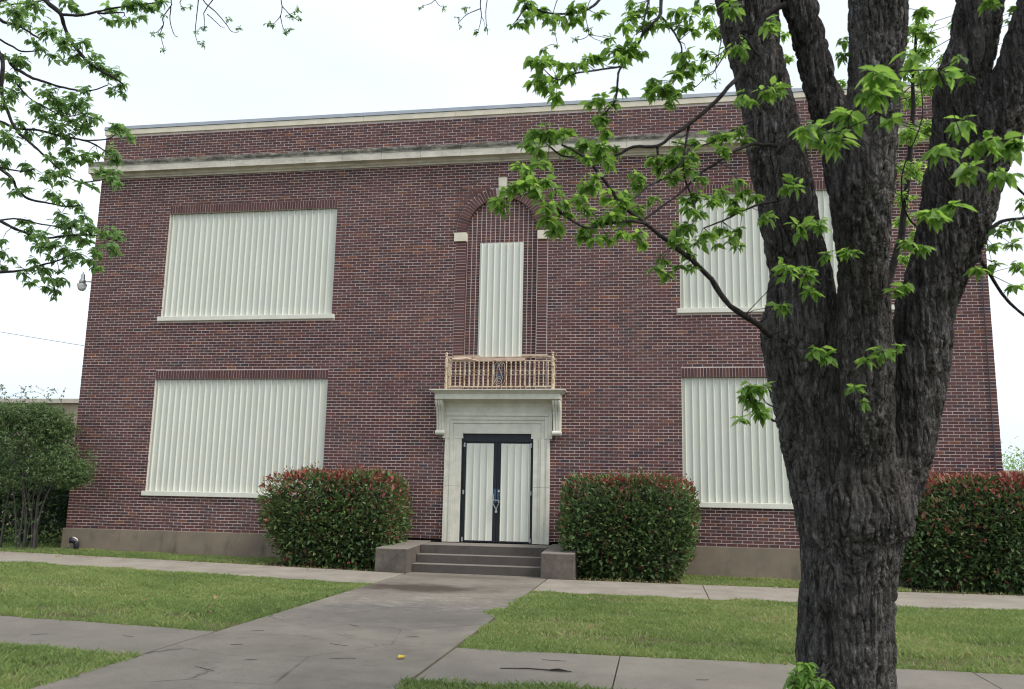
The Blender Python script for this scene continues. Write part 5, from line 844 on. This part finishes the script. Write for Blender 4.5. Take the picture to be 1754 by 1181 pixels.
def smooth_path(br, wob=.22, rw=.06):
    """Catmull-Rom through the points with small kinks"""
    P = [np.array(q) for q in br]; out = []
    for i in range(len(P) - 1):
        p0, p1, p2, p3 = P[max(0, i - 1)], P[i], P[i + 1], P[min(len(P) - 1, i + 2)]
        for k in range(4):
            t = k / 4; q = .5 * ((2 * p1) + (-p0 + p2) * t + (2 * p0 - 5 * p1 + 4 * p2 - p3) * t * t + (-p0 + 3 * p1 - 3 * p2 + p3) * t ** 3)
            q[:3] += rng.normal(0, max(q[3], .003) * wob, 3); q[3] = max(.0012, q[3] * (1 + rng.normal(0, rw))); out.append(tuple(q))
    out.append(tuple(P[-1])); return out
def add_leaves(tree, P, Dn, S, mat, rs, cap=300, name='foliage'):
    """the leaves that show largest become parts of their own, the rest one piece of stuff"""
    n = len(P); roll = rs.normal(0, .5, n); tone = np.clip(rs.beta(2, 2, n), 0, 1)
    d = P - np.array(CAM); w = d @ np.array(fwd); u = 877 + 1478.98 * (d @ np.array(rt2)) / w; v = 590.5 - 1478.98 * (d @ np.array(up2)) / w
    score = np.where((u > 0) & (u < 1754) & (v > 0) & (v < 1181) & (w > 1), S / np.maximum(w, .5), 0)
    idx = np.argsort(-score)[:cap]; idx = idx[score[idx] > 0]
    mask = np.ones(n, bool); mask[idx] = False
    R = rotmats(Dn, roll); me = leaf_single(mat)
    for i in idx:
        o = bpy.data.objects.new('leaf', me); m4 = np.eye(4); m4[:3, :3] = R[i] * S[i]; m4[:3, 3] = P[i]
        o.parent = tree; o.matrix_local = Matrix(m4.tolist()); col.objects.link(o)
    o = bpy.data.objects.new(name, leaves_mesh(name, P[mask], Dn[mask], roll[mask], S[mask], tone[mask], mat)); place(o, tree, 0, kind='stuff')

# ================================================================= BIG TREE ON THE RIGHT
def remeshed(name, mb, voxel, mat, parent, amp=.02, smooth_it=20):
    o = bpy.data.objects.new(name, mb.mesh(name, mat)); col.objects.link(o)
    md = o.modifiers.new('remesh', 'REMESH'); md.mode = 'VOXEL'; md.voxel_size = voxel
    ms = o.modifiers.new('smooth', 'SMOOTH'); ms.iterations = smooth_it; ms.factor = .6
    dg = bpy.context.evaluated_depsgraph_get(); dg.update(); ev = o.evaluated_get(dg)
    me = bpy.data.meshes.new_from_object(ev); o.modifiers.clear(); o.data = me
    n = len(me.vertices); co = np.empty(n * 3, np.float32); me.vertices.foreach_get('co', co); co = co.reshape(-1, 3).astype(float)
    no = np.empty(n * 3, np.float32); me.vertices.foreach_get('normal', no); no = no.reshape(-1, 3).astype(float)
    q = co.copy(); wv = np.stack([vnoise(co * 5, 1), vnoise(co * 5, 2), co[:, 2] * 0], 1) - .5; wv[:, 2] = 0
    q = q + wv * .05
    # long vertical ridges split by furrows, broken into plates
    a = np.stack([q[:, 0] * 31, q[:, 1] * 31, q[:, 2] * 3.6], 1); b2 = np.stack([q[:, 0] * 62, q[:, 1] * 62, q[:, 2] * 11], 1); c2 = q * 11
    r1 = 1 - np.abs(vnoise(a, 11) * 2 - 1); r2 = 1 - np.abs(vnoise(b2, 12) * 2 - 1)
    lump = vnoise(c2 * .35, 13) - .5; fine = vnoise(co * 70, 14) - .5
    h = -amp * (r1 ** 4) * 1.6 - amp * .8 * (r2 ** 3) + amp * .35 * lump + amp * .2 * fine + amp * .4
    co2 = co + no * h[:, None]
    me.vertices.foreach_set('co', co2.astype(np.float32).ravel()); me.update()
    me.polygons.foreach_set('use_smooth', [True] * len(me.polygons))
    if not me.materials: me.materials.append(M[mat])
    o.parent = parent; return o
def ell(pts, sides=20, flat=.92):
    return MB().tube(pts, sides)
bt_ = thing('shade_tree', 'large multi-stemmed shade tree with dark furrowed bark beside the near sidewalk', 'tree')
tk = MB()
for k in ('trunk', 'L1', 'M', 'L2', 'R', 'R1', 'R2'): tk.tube(smooth_path(LIMBS[k], .012, .008), 24)
bx, by = LIMBS['trunk'][2][0], LIMBS['trunk'][2][1]
for k in range(6):      # root flare
    an = k * 1.05 + .3; tk.tube([(bx + .18 * math.cos(an), by + .18 * math.sin(an), -.15, .13), (bx + .36 * math.cos(an), by + .36 * math.sin(an), -.45, .10), (bx + .62 * math.cos(an), by + .62 * math.sin(an), -.68, .06)], 8)
# knots and burrs
l1 = LIMBS['L1']
tk.tube([(*l1[10][:3], .16), (l1[10][0] + .02, l1[10][1] - .08, l1[10][2] + .1, .12)], 10)
remeshed('trunk', tk, .0095, 'bark', bt_, .019, 90)
for br in RIGHT_BRANCHES: MB().tube(smooth_path(br, .1), 7).build('branch', 'twig_bark', bt_, smooth=True)
tw, P, Dn, S = grow(RIGHT_CLUSTERS, RIGHT_BRANCHES + [l1, LIMBS['M'], LIMBS['R'], LIMBS['trunk']], 21, dens=2.7, ls=.86)
# canopy above the frame: limbs carry on upward and outward
up_cl = []; up_br = []
for key, dirv in (('L1', (-1.6, .2, 1.6)), ('M', (.2, -.9, 1.9)), ('R1', (.9, .6, 1.8)), ('R2', (1.8, -.3, 1.2)), ('L2', (-.9, 1.5, 1.4))):
    e = LIMBS[key][-1]
    for k in range(5):
        dx = np.array(dirv) * rng.uniform(.7, 1.5) + rng.normal(0, .8, 3); dx[2] = abs(dx[2]) + .3
        p0 = np.array(e[:3]); pts = [(*p0, e[3] * .5), (*(p0 + dx * .5 + rng.normal(0, .1, 3)), e[3] * .3), (*(p0 + dx), .02), (*(p0 + dx * 1.5), .008)]
        up_br.append(pts)
        for j in range(22):
            t = rng.uniform(.3, 1.5); c_ = p0 + dx * t + rng.normal(0, .45, 3)
            if px(c_)[1] > -40 and px(c_)[2] > 0: continue
            up_cl.append((*c_, .22, 9, .085))
for br in up_br: MB().tube(smooth_path(br, .1), 7).build('limb', 'twig_bark', bt_, smooth=True)
tw2, P2, D2, S2 = grow(up_cl, up_br, 22)
tw.build('twigs', 'twig_bark', bt_, kind='stuff')
tw2.build('upper_twigs', 'twig_bark', bt_, kind='stuff')
add_leaves(bt_, np.concatenate([P, P2]), np.concatenate([Dn, D2]), np.concatenate([S, S2]), 'tree_leaf', rng)

# smaller tree behind it whose pale crown shows between the stems
bk = thing('back_tree', 'young pale green tree showing between the forked stems of the big tree', 'tree')
twb, Pb, Db, Sb = grow(BACK_CLUSTERS, [[(16.65, -9.0, -.65, .07), (16.68, -9.0, 2.0, .06), (16.6, -9.1, 4.6, .045), (16.6, -9.2, 6.6, .02)]], 31, dens=8)
MB().tube(smooth_path(BACK_TRUNK), 8).build('trunk', 'twig_bark', bk, smooth=True)
twb.build('twigs', 'twig_bark', bk, kind='stuff')
o = bpy.data.objects.new('foliage', leaves_mesh('foliage', Pb, Db, rng.normal(0, .5, len(Pb)), Sb, rng.uniform(.5, 1, len(Pb)), 'tree_leaf')); place(o, bk, 0, kind='stuff')

# ================================================================= LEFT TREE
lt = thing('street_tree', 'leafy tree standing out of frame at left, its leafy branches reaching over the lawn', 'tree')
tb_ = MB(); tb_.tube(smooth_path([(5.3, -12.6, -.65, .30), (5.3, -12.6, -.3, .22), (5.35, -12.55, .8, .18), (5.4, -12.5, 2.0, .17), (5.5, -12.45, 3.2, .14), (5.7, -12.5, 4.4, .11), (6.2, -12.6, 5.6, .08), (6.9, -12.7, 6.8, .05)], .03, .02), 16)
remeshed('trunk', tb_, .02, 'bark', lt, .014)
starts = [(5.38, -12.52, 1.6), (5.45, -12.48, 2.8), (5.6, -12.48, 3.9), (6.0, -12.55, 5.1), (6.6, -12.65, 6.3)]
for br in LEFT_BRANCHES:
    a = np.array(br[0][:3])
    if px(a)[0] < 0 or px(a)[1] < 0:
        cand = [np.array(s_) for s_ in starts]; s_ = min(cand, key=lambda q: abs(q[2] - (a[2] - .6)))
        mid = (s_ + a) / 2 + np.array([0, 0, .12]); br = [(*s_, br[0][3] * 1.6), (*mid, br[0][3] * 1.2)] + list(br)
    MB().tube(smooth_path(br, .15), 6).build('branch', 'twig_bark', lt, smooth=True)
tw, P, Dn, S = grow(LEFT_CLUSTERS, LEFT_BRANCHES, 41, dens=3.5, ls=.82)
up_cl = []
for j in range(260):
    c_ = np.array([rng.normal(5.9, 1.5), rng.normal(-12.2, 1.2), rng.uniform(4.3, 8.2)])
    q = px(c_)
    if q[0] > -30 and q[1] > -30: continue
    up_cl.append((*c_, .25, 9, .075))
tw2, P2, D2, S2 = grow(up_cl, LEFT_BRANCHES + [[(5.5, -12.45, 3.2, .1), (6.2, -12.6, 5.6, .1), (6.9, -12.7, 6.8, .1)]], 42)
tw.build('twigs', 'twig_bark', lt, kind='stuff'); tw2.build('upper_twigs', 'twig_bark', lt, kind='stuff')
add_leaves(lt, np.concatenate([P, P2]), np.concatenate([Dn, D2]), np.concatenate([S, S2]), 'far_tree_leaf', rng)

# ================================================================= HEDGES (photinia)
def hedge(label, x0, x1, y0, y1, z0, z1, n, seed, red=1.0, bulge=.12, light=0., group='clipped red-tipped hedges'):
    r = np.random.default_rng(seed); h = thing('hedge', label, 'hedge', group)
    c = np.array([(x0 + x1) / 2, (y0 + y1) / 2, (z0 + z1) / 2]); s = np.array([(x1 - x0) / 2, (y1 - y0) / 2, (z1 - z0) / 2])
    # points near the surface of a super-ellipsoid, narrower towards the foot
    d = r.normal(0, 1, (n, 3)); d[:, 1] -= .25 * np.abs(d[:, 1]); pnorm = (np.abs(d) ** 7).sum(1) ** (1 / 7); u = d / pnorm[:, None]
    u *= (1 - np.abs(r.normal(0, .10, n)))[:, None]
    lump = (vnoise(u * 2.6 + seed, 1) - .5) * .16 + (vnoise(u * 6 + seed, 2) - .5) * .09
    u *= (1 + lump)[:, None]
    taper = 1 - bulge * np.clip(-u[:, 2], 0, 1) ** 1.5 * 1.6
    P = c + u * s * np.stack([taper, taper, np.ones(n)], 1)
    out = u * np.array([1, 1, 1.0]); out /= np.linalg.norm(out, axis=1, keepdims=True) + 1e-9
    # whorled shoots: each point carries the direction of a nearby shoot
    Dn = out * .8 + r.normal(0, .55, (n, 3)); Dn[:, 2] += .45
    S = r.uniform(.06, .14, n)
    hz = (P[:, 2] - z0) / (z1 - z0); pn = vnoise(P * 2.2, seed)
    pr = np.clip((hz - .62) / .38, 0, 1) ** 1.7 * (.72 * red) * np.clip((pn - .28) * 5, .15, 1.2) + .025 * red + .09 * red * (pn > .64)
    isred = r.random(n) < pr
    tone = np.where(isred, r.uniform(.70, 1.0, n), np.clip(r.beta(2, 2.1, n) * .68 + light + (pn - .5) * .15, 0, .69))
    sh = int(n * .085)     # upright new shoots breaking the clipped outline
    ii = r.choice(np.where((hz > .9) | (np.abs(u[:, 0]) > .93))[0], sh); P2 = P[ii] + np.array([0, 0, 1.]) * r.uniform(.0, .15, sh)[:, None] + r.normal(0, .02, (sh, 3))
    D2 = r.normal(0, .5, (sh, 3)); D2[:, 2] = abs(D2[:, 2]) + .7
    P = np.concatenate([P, P2]); Dn = np.concatenate([Dn, D2]); S = np.concatenate([S, r.uniform(.05, .085, sh)])
    tone = np.concatenate([tone, np.where(r.random(sh) < .75 * red, r.uniform(.72, 1, sh), .6)])
    m_ = P[:, 2] > gz(c[0]) + .02
    P, Dn, S, tone = P[m_], Dn[m_], S[m_], tone[m_]
    ob = bpy.data.objects.new('foliage', leaves_mesh('foliage', P, Dn, r.normal(0, .6, len(P)), S, tone, 'photinia')); place(ob, h, 0, kind='stuff')
    # woody interior: dense dark twigs from the stems outwards
    tw = MB()
    for k in range(5):
        bx_ = c[0] + (k - 2) * s[0] * .28; tw.tube([(bx_, c[1], z0 - .05, .022), (bx_ + r.normal(0, .05), c[1] + r.normal(0, .05), z0 + .4, .018), (bx_ + r.normal(0, .1), c[1], c[2] + .2, .01)], 6)
    for k in range(260):
        a = c + r.uniform(-.35, .35, 3) * s; q = c + (lambda w_: w_ / (np.abs(w_) ** 5).sum() ** .2)(r.normal(0, 1, 3)) * s * .86
        tw.tube([(*a, .006), (*((a + q) / 2 + r.normal(0, .04, 3)), .004), (*q, .002)], 3, False)
    tw.build('stems', 'twig_bark', h)
    # inner leaves (older, lower tone) fill the volume
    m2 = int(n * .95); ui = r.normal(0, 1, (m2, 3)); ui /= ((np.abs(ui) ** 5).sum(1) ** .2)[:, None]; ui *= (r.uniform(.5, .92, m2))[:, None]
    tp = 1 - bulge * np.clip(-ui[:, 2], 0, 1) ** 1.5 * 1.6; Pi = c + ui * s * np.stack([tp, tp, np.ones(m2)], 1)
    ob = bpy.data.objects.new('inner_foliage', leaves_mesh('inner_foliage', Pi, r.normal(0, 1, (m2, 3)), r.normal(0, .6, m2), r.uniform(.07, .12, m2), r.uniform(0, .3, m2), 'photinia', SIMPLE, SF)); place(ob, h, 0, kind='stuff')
    return h
hedge('clipped hedge with red tips left of the entrance steps, against the left cheek wall', 5.60, 8.58, -1.62, -.25, -.60, 1.36, 9500, 1, 1.15, .20, .12)
hedge('clipped dark green hedge just right of the entrance steps, few red tips', 11.98, 14.62, -1.72, -.2, -.62, 1.37, 9000, 2, .75, .15, .05)
hedge('long dark hedge with bright red top behind the big tree at the right corner', 18.3, 23.6, -1.30, .25, -.64, 1.50, 19000, 3, 1.7, .10)

# ================================================================= SHRUB at far left
sh = thing('shrub', 'tall loose multi-stemmed shrub with fine leaves at the left corner of the brick building', 'shrub')
r = np.random.default_rng(77); cs = np.array([-1.15, -.75, 1.75]); stems = []
bases = [(-.55, -.55), (-.42, -.50), (-.62, -.45), (-.35, -.6), (-.75, -.55), (-1.35, -.4), (-1.5, -.5), (-.5, -.35)]
for k, (bx_, by_) in enumerate(bases):
    for m_ in range(2):
        tx = bx_ + r.uniform(-1.5, 1.3); ty = by_ + r.uniform(-.9, .5); tz = r.uniform(1.6, 3.0)
        b0 = np.array([bx_ + r.normal(0, .03), by_ + r.normal(0, .03), gz(bx_) - .05]); tp = np.array([tx, ty, tz])
        m1 = b0 + (tp - b0) * np.array([.12, .12, .33]) + r.normal(0, .05, 3); m2 = b0 + (tp - b0) * np.array([.5, .5, .68]) + r.normal(0, .07, 3)
        stems.append([(*b0, .028), (*m1, .018), (*m2, .010), (*tp, .004)])
sm = MB()
for s_ in stems: sm.tube(smooth_path(s_), 6)
sm.build('stems', 'pale_bark', sh, smooth=True)
cl = []; lobes = [(-1.6, -.8, 2.6, .8, .5, .35), (.12, -.9, 2.3, .48, .45, .5), (-.4, -.9, 2.6, .5, .45, .3), (-1.35, -.8, 2.1, .95, .6, .75), (-.35, -.9, 1.9, .9, .6, .7), (.45, -.95, 1.45, .85, .55, .5), (-2.2, -.7, 1.9, .9, .6, .8), (-.9, -.8, 2.55, .6, .5, .35), (-1.1, -.9, 1.2, 1.4, .5, .4), (-.05, -.85, 2.35, .55, .45, .3), (.75, -1.0, 1.25, .5, .4, .35), (-2.6, -.6, 1.3, .8, .6, .8)]
pts = []
for k in range(4600):
    l_ = lobes[r.integers(len(lobes))]; v_ = r.normal(0, 1, 3); v_ = v_ / np.linalg.norm(v_) * r.random() ** .4
    pts.append((l_[0] + v_[0] * l_[3], l_[1] + v_[1] * l_[4], l_[2] + v_[2] * l_[5]))
for k in range(60): pts.append((-.5 + r.normal(0, .35), -.7 + r.normal(0, .2), r.uniform(-.45, .6)))
for k in range(14):     # wispy shoots above the crown
    bx_ = r.uniform(-2.0, .2); lean = r.normal(0, .25)
    for j in range(6): pts.append((bx_ + lean * j / 5, -.8, 2.72 + (0 if bx_ > -1.5 else .1) + j * .11 - .1 * abs(bx_ + .9)))
P = []; Dn = []; twm = MB()
for p_ in pts:
    p_ = np.array(p_); dv = r.normal(0, 1, 3); dv[2] = dv[2] * .5 + .25; dv /= np.linalg.norm(dv); L = r.uniform(.12, .28)
    twm.tube([(*(p_ - dv * L * .7), .0022), (*p_, .0016), (*(p_ + dv * L * .5), .001)], 3, False)
    for q in range(14):
        t = r.uniform(-.6, .5); P.append(p_ + dv * L * t); dd = r.normal(0, 1, 3); dd[2] += .2; Dn.append(dd)
P = np.array(P); Dn = np.array(Dn); tn = np.clip(r.beta(2, 2, len(P)) * .9, 0, .9); tn[r.random(len(P)) < .012] = 1.0
twm.build('twigs', 'twig_bark', sh, kind='stuff')
ob = bpy.data.objects.new('foliage', leaves_mesh('foliage', P, Dn, r.normal(0, .6, len(P)), r.uniform(.035, .065, len(P)), tn, 'shrub_leaf', SIMPLE, SF)); place(ob, sh, 0, kind='stuff')

# darker evergreen filling the side yard behind the shrub
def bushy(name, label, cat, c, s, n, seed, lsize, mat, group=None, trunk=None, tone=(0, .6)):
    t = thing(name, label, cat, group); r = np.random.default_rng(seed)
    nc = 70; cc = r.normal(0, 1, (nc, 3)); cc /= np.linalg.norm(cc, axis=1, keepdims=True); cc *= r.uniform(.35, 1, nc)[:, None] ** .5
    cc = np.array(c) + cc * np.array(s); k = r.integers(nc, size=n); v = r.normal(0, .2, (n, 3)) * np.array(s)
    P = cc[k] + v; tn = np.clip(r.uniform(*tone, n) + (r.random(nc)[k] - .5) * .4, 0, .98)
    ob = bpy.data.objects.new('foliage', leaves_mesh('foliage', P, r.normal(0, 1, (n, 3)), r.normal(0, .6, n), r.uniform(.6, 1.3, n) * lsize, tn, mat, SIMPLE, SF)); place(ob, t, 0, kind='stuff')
    tm = MB(); g0 = gz(c[0]) - .05
    tm.tube([(c[0], c[1], g0, s[0] * .08), (c[0] + .05, c[1], (g0 + c[2]) / 2, s[0] * .06), (c[0], c[1], c[2], s[0] * .03)], 8)
    for j in range(10):
        q = cc[j]; tm.tube([(c[0], c[1], (g0 + c[2]) / 2 + .1 * j, s[0] * .03), (*q, s[0] * .008)], 5)
    tm.build('trunk', 'twig_bark', t); return t
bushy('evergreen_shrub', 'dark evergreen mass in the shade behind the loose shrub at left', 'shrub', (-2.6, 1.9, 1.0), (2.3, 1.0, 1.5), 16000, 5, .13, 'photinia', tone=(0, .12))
for k, (x, y, z_, sx_, sz_) in enumerate([(30.5, 26, 1.9, 3.2, 1.6), (36.5, 27, 2.2, 3.6, 1.9), (43, 28, 2.1, 3.5, 1.8)]):
    bushy('distant_tree', ['pale hazy tree just past the right corner of the brick building', 'pale tree beyond the garage, mostly outside the right edge', 'pale tree beyond the garage, outside the frame at far right'][k], 'tree', (x, y, z_), (sx_, 2.5, sz_), 7000, 50 + k, .16, 'far_tree_leaf', 'trees beyond the garage', tone=(.3, 1))

# ================================================================= LITTER
def litter(name, label, cat, mat, x, y, size, group=None, seed=0):
    r = np.random.default_rng(seed); sh_ = LEAF.copy(); sh_[:, 2] += r.uniform(-.05, .25, len(sh_)) ; sh_[:, 0] *= 1.3
    me = npmesh(name, sh_ * size, np.array(LF).ravel(), 3, mat, np.full(len(sh_), r.random()))
    o = bpy.data.objects.new(name, me); o.location = (x, y, gz(x) + .018 + (0.02 if mat == 'dead_leaf' and group else 0)); o.rotation_euler = (0, 0, r.uniform(0, 6.28)); place(o)
    o['label'] = label; o['category'] = cat
    if group: o['group'] = group
    return o
r = np.random.default_rng(5)
spots = [(7.6, -6.9), (6.9, -7.6), (8.3, -8.3), (8.0, -7.9), (7.1, -5.2), (5.9, -6.0), (6.4, -8.4), (8.5, -6.4), (12.5, -4.9), (12.6, -4.6), (12.9, -5.0), (14.0, -5.9), (13.4, -6.4), (15.9, -7.9), (16.8, -7.2), (13.1, -7.9), (14.6, -5.0), (17.2, -8.4)]
for k, (x, y) in enumerate(spots):
    litter('dead_leaf', 'small dry brown leaf lying on the front lawn', 'leaf', 'dead_leaf', x, y, r.uniform(.06, .11), 'dead leaves on the front lawn', k)
litter('yellow_scrap', 'bright yellow leaf scrap on the entrance walk by the sidewalk joint', 'leaf', 'yellow_leaf', 11.45, -10.35, .13, None, 99)
litter('paper_scrap', 'white paper scrap on the grass near the black elbow pipe', 'litter', 'painted_stone', 1.0, -.55, .16, None, 98)
for k, (x, y) in enumerate([(9.6, -10.2), (10.1, -10.9), (10.6, -9.9), (9.9, -11.4), (10.9, -10.6), (11.2, -9.2), (9.4, -9.3), (10.3, -8.6), (8.3, -10.1), (7.4, -10.3), (12.9, -10.1), (14.3, -10.6)]):
    a = r.uniform(-.5, .5); L_ = r.uniform(.06, .16); z_ = gz(x) + .02; q = [(x + L_ * t * math.cos(a), y + L_ * t * math.sin(a) + r.normal(0, .006), z_ + r.uniform(0, .004), .0035 * (1 - .5 * abs(t))) for t in (-1, -.3, .4, 1)]
    o = MB().tube(q, 4).build('twig_bit', 'twig_bark'); o['label'] = 'short thin dark twig bit lying on the grey paving'; o['category'] = 'twig'; o['group'] = 'twig bits scattered on the paving'
nL = 420; lx_ = np.concatenate([r.uniform(5.6, 8.3, 90), r.uniform(12.3, 15.5, 120), r.uniform(16, 23, 120), r.uniform(-1, 5.5, 90)]); ly_ = -1.72 + r.normal(0, .16, nL) + .15 * (lx_ > 14)
ly_ = np.minimum(ly_, -.1); LP_ = np.stack([lx_, ly_, gza(lx_) + .02 + r.uniform(0, .01, nL)], 1); LD_ = r.normal(0, 1, (nL, 3)); LD_[:, 2] *= .12
ob = bpy.data.objects.new('leaf_litter', leaves_mesh('leaf_litter', LP_, LD_, r.normal(0, .3, nL), r.uniform(.03, .07, nL), r.random(nL), 'dead_leaf')); place(ob, None, 0, kind='stuff')
stk = thing('fallen_twig', 'dark broken twig lying on the near sidewalk', 'twig')
gx = gz(12.8) + .022
MB().tube([(12.45, -10.62, gx, .004), (12.7, -10.60, gx + .008, .006), (12.95, -10.62, gx + .006, .007), (13.12, -10.60, gx, .004)], 5).build('stick', 'twig_bark', stk)
MB().tube([(12.92, -10.60, gx + .008, .005), (13.0, -10.585, gx + .012, .008), (13.08, -10.62, gx + .008, .004)], 6).build('bark_flake', 'twig_bark', stk)

# joints of the parapet etc. are geometry; render settings
scene.render.engine = 'CYCLES'
scene.cycles.max_bounces = 6; scene.cycles.transparent_max_bounces = 6
scene.cycles.use_denoising = True; scene.cycles.filter_width = 1.1
